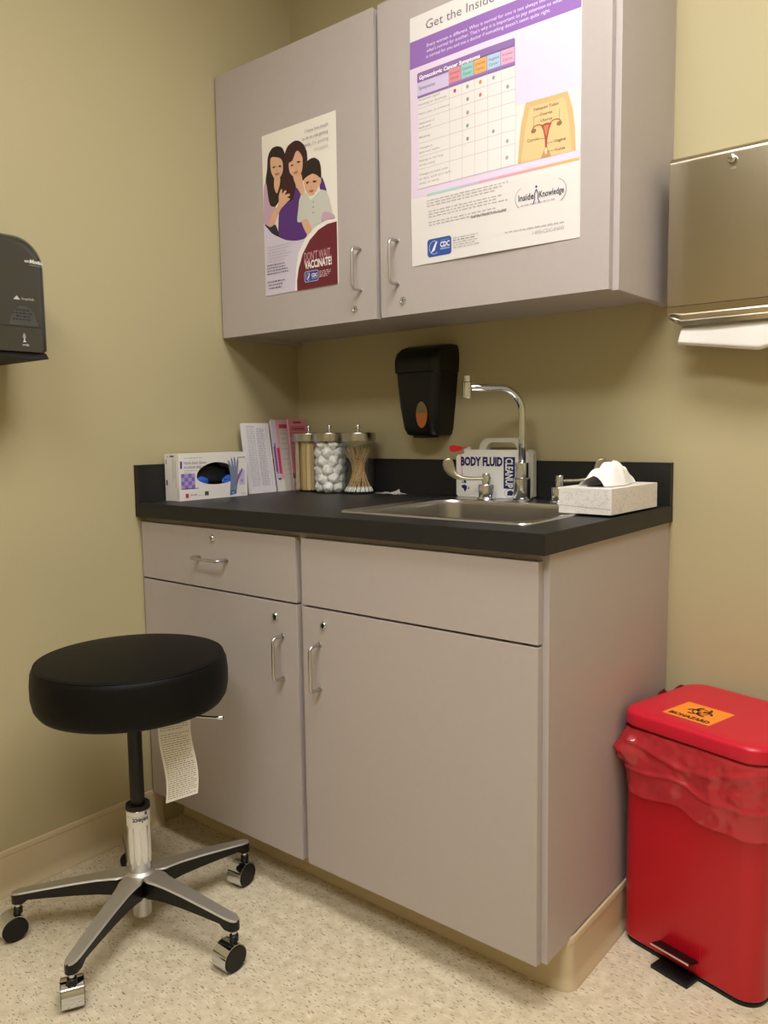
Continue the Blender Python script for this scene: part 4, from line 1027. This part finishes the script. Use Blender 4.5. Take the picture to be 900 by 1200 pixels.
# paper label wrapped round the cylinder, upside-down lettering
P = Print(); rl = .0257
view = math.atan2(-1.8586 - scy, 1.8689 - scx)
P.rect(-.036, .242, .036, .275, 'dcd8ce', 0)
for u in (-.020, -.004, .012, .026): P.poly([(u - .0055, .243), (u - .0065, .222), (u - .006, .172), (u - .003, .158), (u, .155), (u + .003, .158), (u + .006, .172), (u + .0065, .222), (u + .0055, .243)], 'dcd8ce', 0)  # pale tapered strips running down below the label band
P.rect(-.03, .2655, .03, .2662, '8c8880', 1); P.text('select', .023, .2625, .0105, '24204a', w=.036, layer=1, bold=.03, rot=PI)
P.rect(.014, .268, .020, .2745, '55505a', 1)
b = B()
cutu = tuple(('u', -.036 + .004 * k) for k in range(1, 18))
P.into(b, lambda u, v, h: Vector(((rl + h) * math.cos(view + .0 + u / rl), (rl + h) * math.sin(view + .0 + u / rl), v)), cutu); sub(b, 'paper_label', cyl_, smooth=60)['label'] = 'white paper label with dark lettering'
# hub and arms
b = B(); b.lathe([(0, .088), (.03, .088), (.034, .092), (.036, .12), (.034, .1285), (.0285, .133), (.0262, .136), (.0256, .1365), (0, .1365)], ALU, 40); b.obj('hub', stl)
A0 = math.radians(9)
def arm(a):
    b = B(); st_ = [(.0, .0005, .131, .092), (.034, .0247, .1305, .090), (.048, .0262, .1295, .0905), (.062, .0228, .128, .0915), (.09, .0196, .1255, .0925), (.14, .0178, .120, .0925), (.2, .0160, .1120, .0905), (.24, .0148, .1062, .0885), (.252, .0145, .1045, .079), (.266, .0135, .1025, .0775), (.274, .0095, .101, .0775), (.278, .003, .1, .0778)]
    ca, sa = math.cos(a), math.sin(a)
    def pt(s, w, z): return (s * ca - w * sa, s * sa + w * ca, z)
    R_ = []
    for s, w, zt, zb in st_:
        R_.append([b.bm.verts.new(pt(s, q, z)) for q, z in ((w, zb), (w, zt - .003), (w - min(.003, w * .3), zt), (-(w - min(.003, w * .3)), zt), (-w, zt - .003), (-w, zb))])
    ia, ib = b.mi(ALU), b.mi(BLKP)
    for A, Z in zip(R_, R_[1:]):
        for i in range(6):
            f = b.bm.faces.new((A[i], A[(i + 1) % 6], Z[(i + 1) % 6], Z[i])); f.material_index = ia if i in (1, 2, 3) else ib  # upper faces aluminium, sides and underside black
    f = b.bm.faces.new(R_[0]); f2 = b.bm.faces.new(R_[-1][::-1]); f2.material_index = ib
    b.obj('leg', stl, smooth=40, recalc=True)
def caster(a, ax):
    """a: arm angle, ax: heading of the wheel axle"""
    c = Vector((.266 * math.cos(a), .266 * math.sin(a), 0)); axv = Vector((math.cos(ax), math.sin(ax), 0)); roll = Vector((-axv.y, axv.x, 0))
    wc_ = c + roll * .014 + Vector((0, 0, .0272)); r = .0268
    b = B(); b.cyl(c + Vector((0, 0, .046)), c + Vector((0, 0, .0775)), .0055, CHROME, 14); b.cyl(c + Vector((0, 0, .052)), c + Vector((0, 0, .066)), .0095, BLKP, 16)
    co = b.obj('caster', stl)
    b = B(); M = Matrix.Translation(wc_) @ axv.to_track_quat('Z', 'Y').to_matrix().to_4x4()
    hw = .0195
    b.lathe([(0, -hw), (r - .003, -hw), (r - .0005, -hw + .002), (r - .0003, hw - .002), (r - .003, hw), (0, hw)], BLKM, 36, M=M); sub(b, 'wheel', co)
    # chrome hood over the upper part
    b = B(); k = 22; rr = r + .0012; L = []
    for q in range(k + 1):
        g = math.radians(-38 + 256 * q / k); d = roll * -math.cos(g) + Vector((0, 0, 1)) * math.sin(g); d2 = d
        L.append([wc_ + d2 * rr - axv * (hw + .001), wc_ + d2 * (rr + .0012) - axv * (hw + .001), wc_ + d2 * (rr + .0012) + axv * (hw + .001), wc_ + d2 * rr + axv * (hw + .001)])
    b.loft(L, CHROME); sub(b, 'hood', co, recalc=True)
    for s in (-1, 1):
        b = B(); b.cyl(wc_ + axv * s * (hw + .0002), wc_ + axv * s * (hw + .0022), r - .0006, BLKP, 32); sub(b, 'side_cap', co)
AX = [math.radians(v) for v in (180, 188, -60, 172, 62)]
for k in range(5):
    a = A0 + k * 2 * PI / 5; arm(a); caster(a, AX[k])
# height lever
b = B(); lv = math.radians(20); d = Vector((math.cos(lv), math.sin(lv), 0))
b.tube([d * .05 + Vector((0, 0, ZS - .010)), d * .16 + Vector((0, 0, ZS - .012)), d * .205 + Vector((0, 0, ZS - .010)), d * .222 + Vector((0, 0, ZS - .008))], [.003, .003, .003, .0045], CHROME, 10); b.obj('lever', stl)
# hanging care label
dirr = Vector((math.cos(view + PI / 2), math.sin(view + PI / 2), 0)); nrm = Vector((math.cos(view), math.sin(view), 0))
tw_, tl_ = .067, .206
o0 = nrm * .055 + dirr * .052 + Vector((0, 0, ZS + .0))
def tagfn(u, v, h):
    f = 1 - v / tl_   # 0 at top
    bow = .012 * math.sin(PI * f * 1.1) + .012 * f * (u / tw_) * f
    return o0 + dirr * (u + .004 * f - .005 * math.sin(6 * f)) + nrm * (bow + h + .012 * f * f) + Vector((0, 0, v - tl_ + .018 * f * (u / tw_ - .1) ))
P = Print(); P.rect(0, 0, tw_, tl_, 'e2ddd6', 0); P.rect(0, 0, tw_, tl_, 'd9d4cc', -1)
rl_ = random.Random(5)
for k in range(40):
    v = tl_ - .008 - k * .0049
    if k in (4, 9, 14): continue
    u1 = tw_ - .004 - rl_.uniform(0, .02) * (k % 3 == 2)
    P.greek(.004, v, u1, .0017, '8a857f', 1, seed=k, word=.0065)
P.rect(.003, tl_ - .008 - 14 * .0049, tw_ - .003, tl_ - .007 - 14 * .0049, '5c5854', 1)
b = B(); P.into(b, tagfn, tuple(('v', tl_ * k / 16) for k in range(1, 16)) + (('u', tw_ * .33), ('u', tw_ * .66)))
b.obj('care_tag', stl, smooth=60)['label'] = 'long white printed care label hanging under the seat'

for o in list(bpy.data.objects):
    for k in ('_world', '_base'):
        if k in o: del o[k]

# ------------------------------------------------------------------ camera, world, view
cd = bpy.data.cameras.new('camera'); cam = bpy.data.objects.new('camera', cd); COL.objects.link(cam); S.camera = cam
yaw, pit, rol = math.radians(39.2417), math.radians(-5.7519), math.radians(-.7828)
Fv = Vector((-math.sin(yaw) * math.cos(pit), math.cos(yaw) * math.cos(pit), math.sin(pit))); Rv = Vector((math.cos(yaw), math.sin(yaw), 0)); Uv = Rv.cross(Fv)
R2 = Rv * math.cos(rol) + Uv * math.sin(rol); U2 = Uv * math.cos(rol) - Rv * math.sin(rol)
cam.matrix_world = Matrix(((R2.x, U2.x, -Fv.x, 1.8689), (R2.y, U2.y, -Fv.y, -1.8586), (R2.z, U2.z, -Fv.z, 1.0944), (0, 0, 0, 1)))
cd.sensor_fit = 'VERTICAL'; cd.sensor_height = 36; cd.lens = 938.83 * 36 / 1200; cd.clip_start = .02
wd = bpy.data.worlds.new('world'); S.world = wd; wd.use_nodes = True; wd.node_tree.nodes['Background'].inputs[0].default_value = (.05, .05, .05, 1)
vs = S.view_settings; vs.view_transform = 'Standard'; vs.look = 'None'; vs.gamma = 1; vs.use_curve_mapping = False; vs.exposure = 0
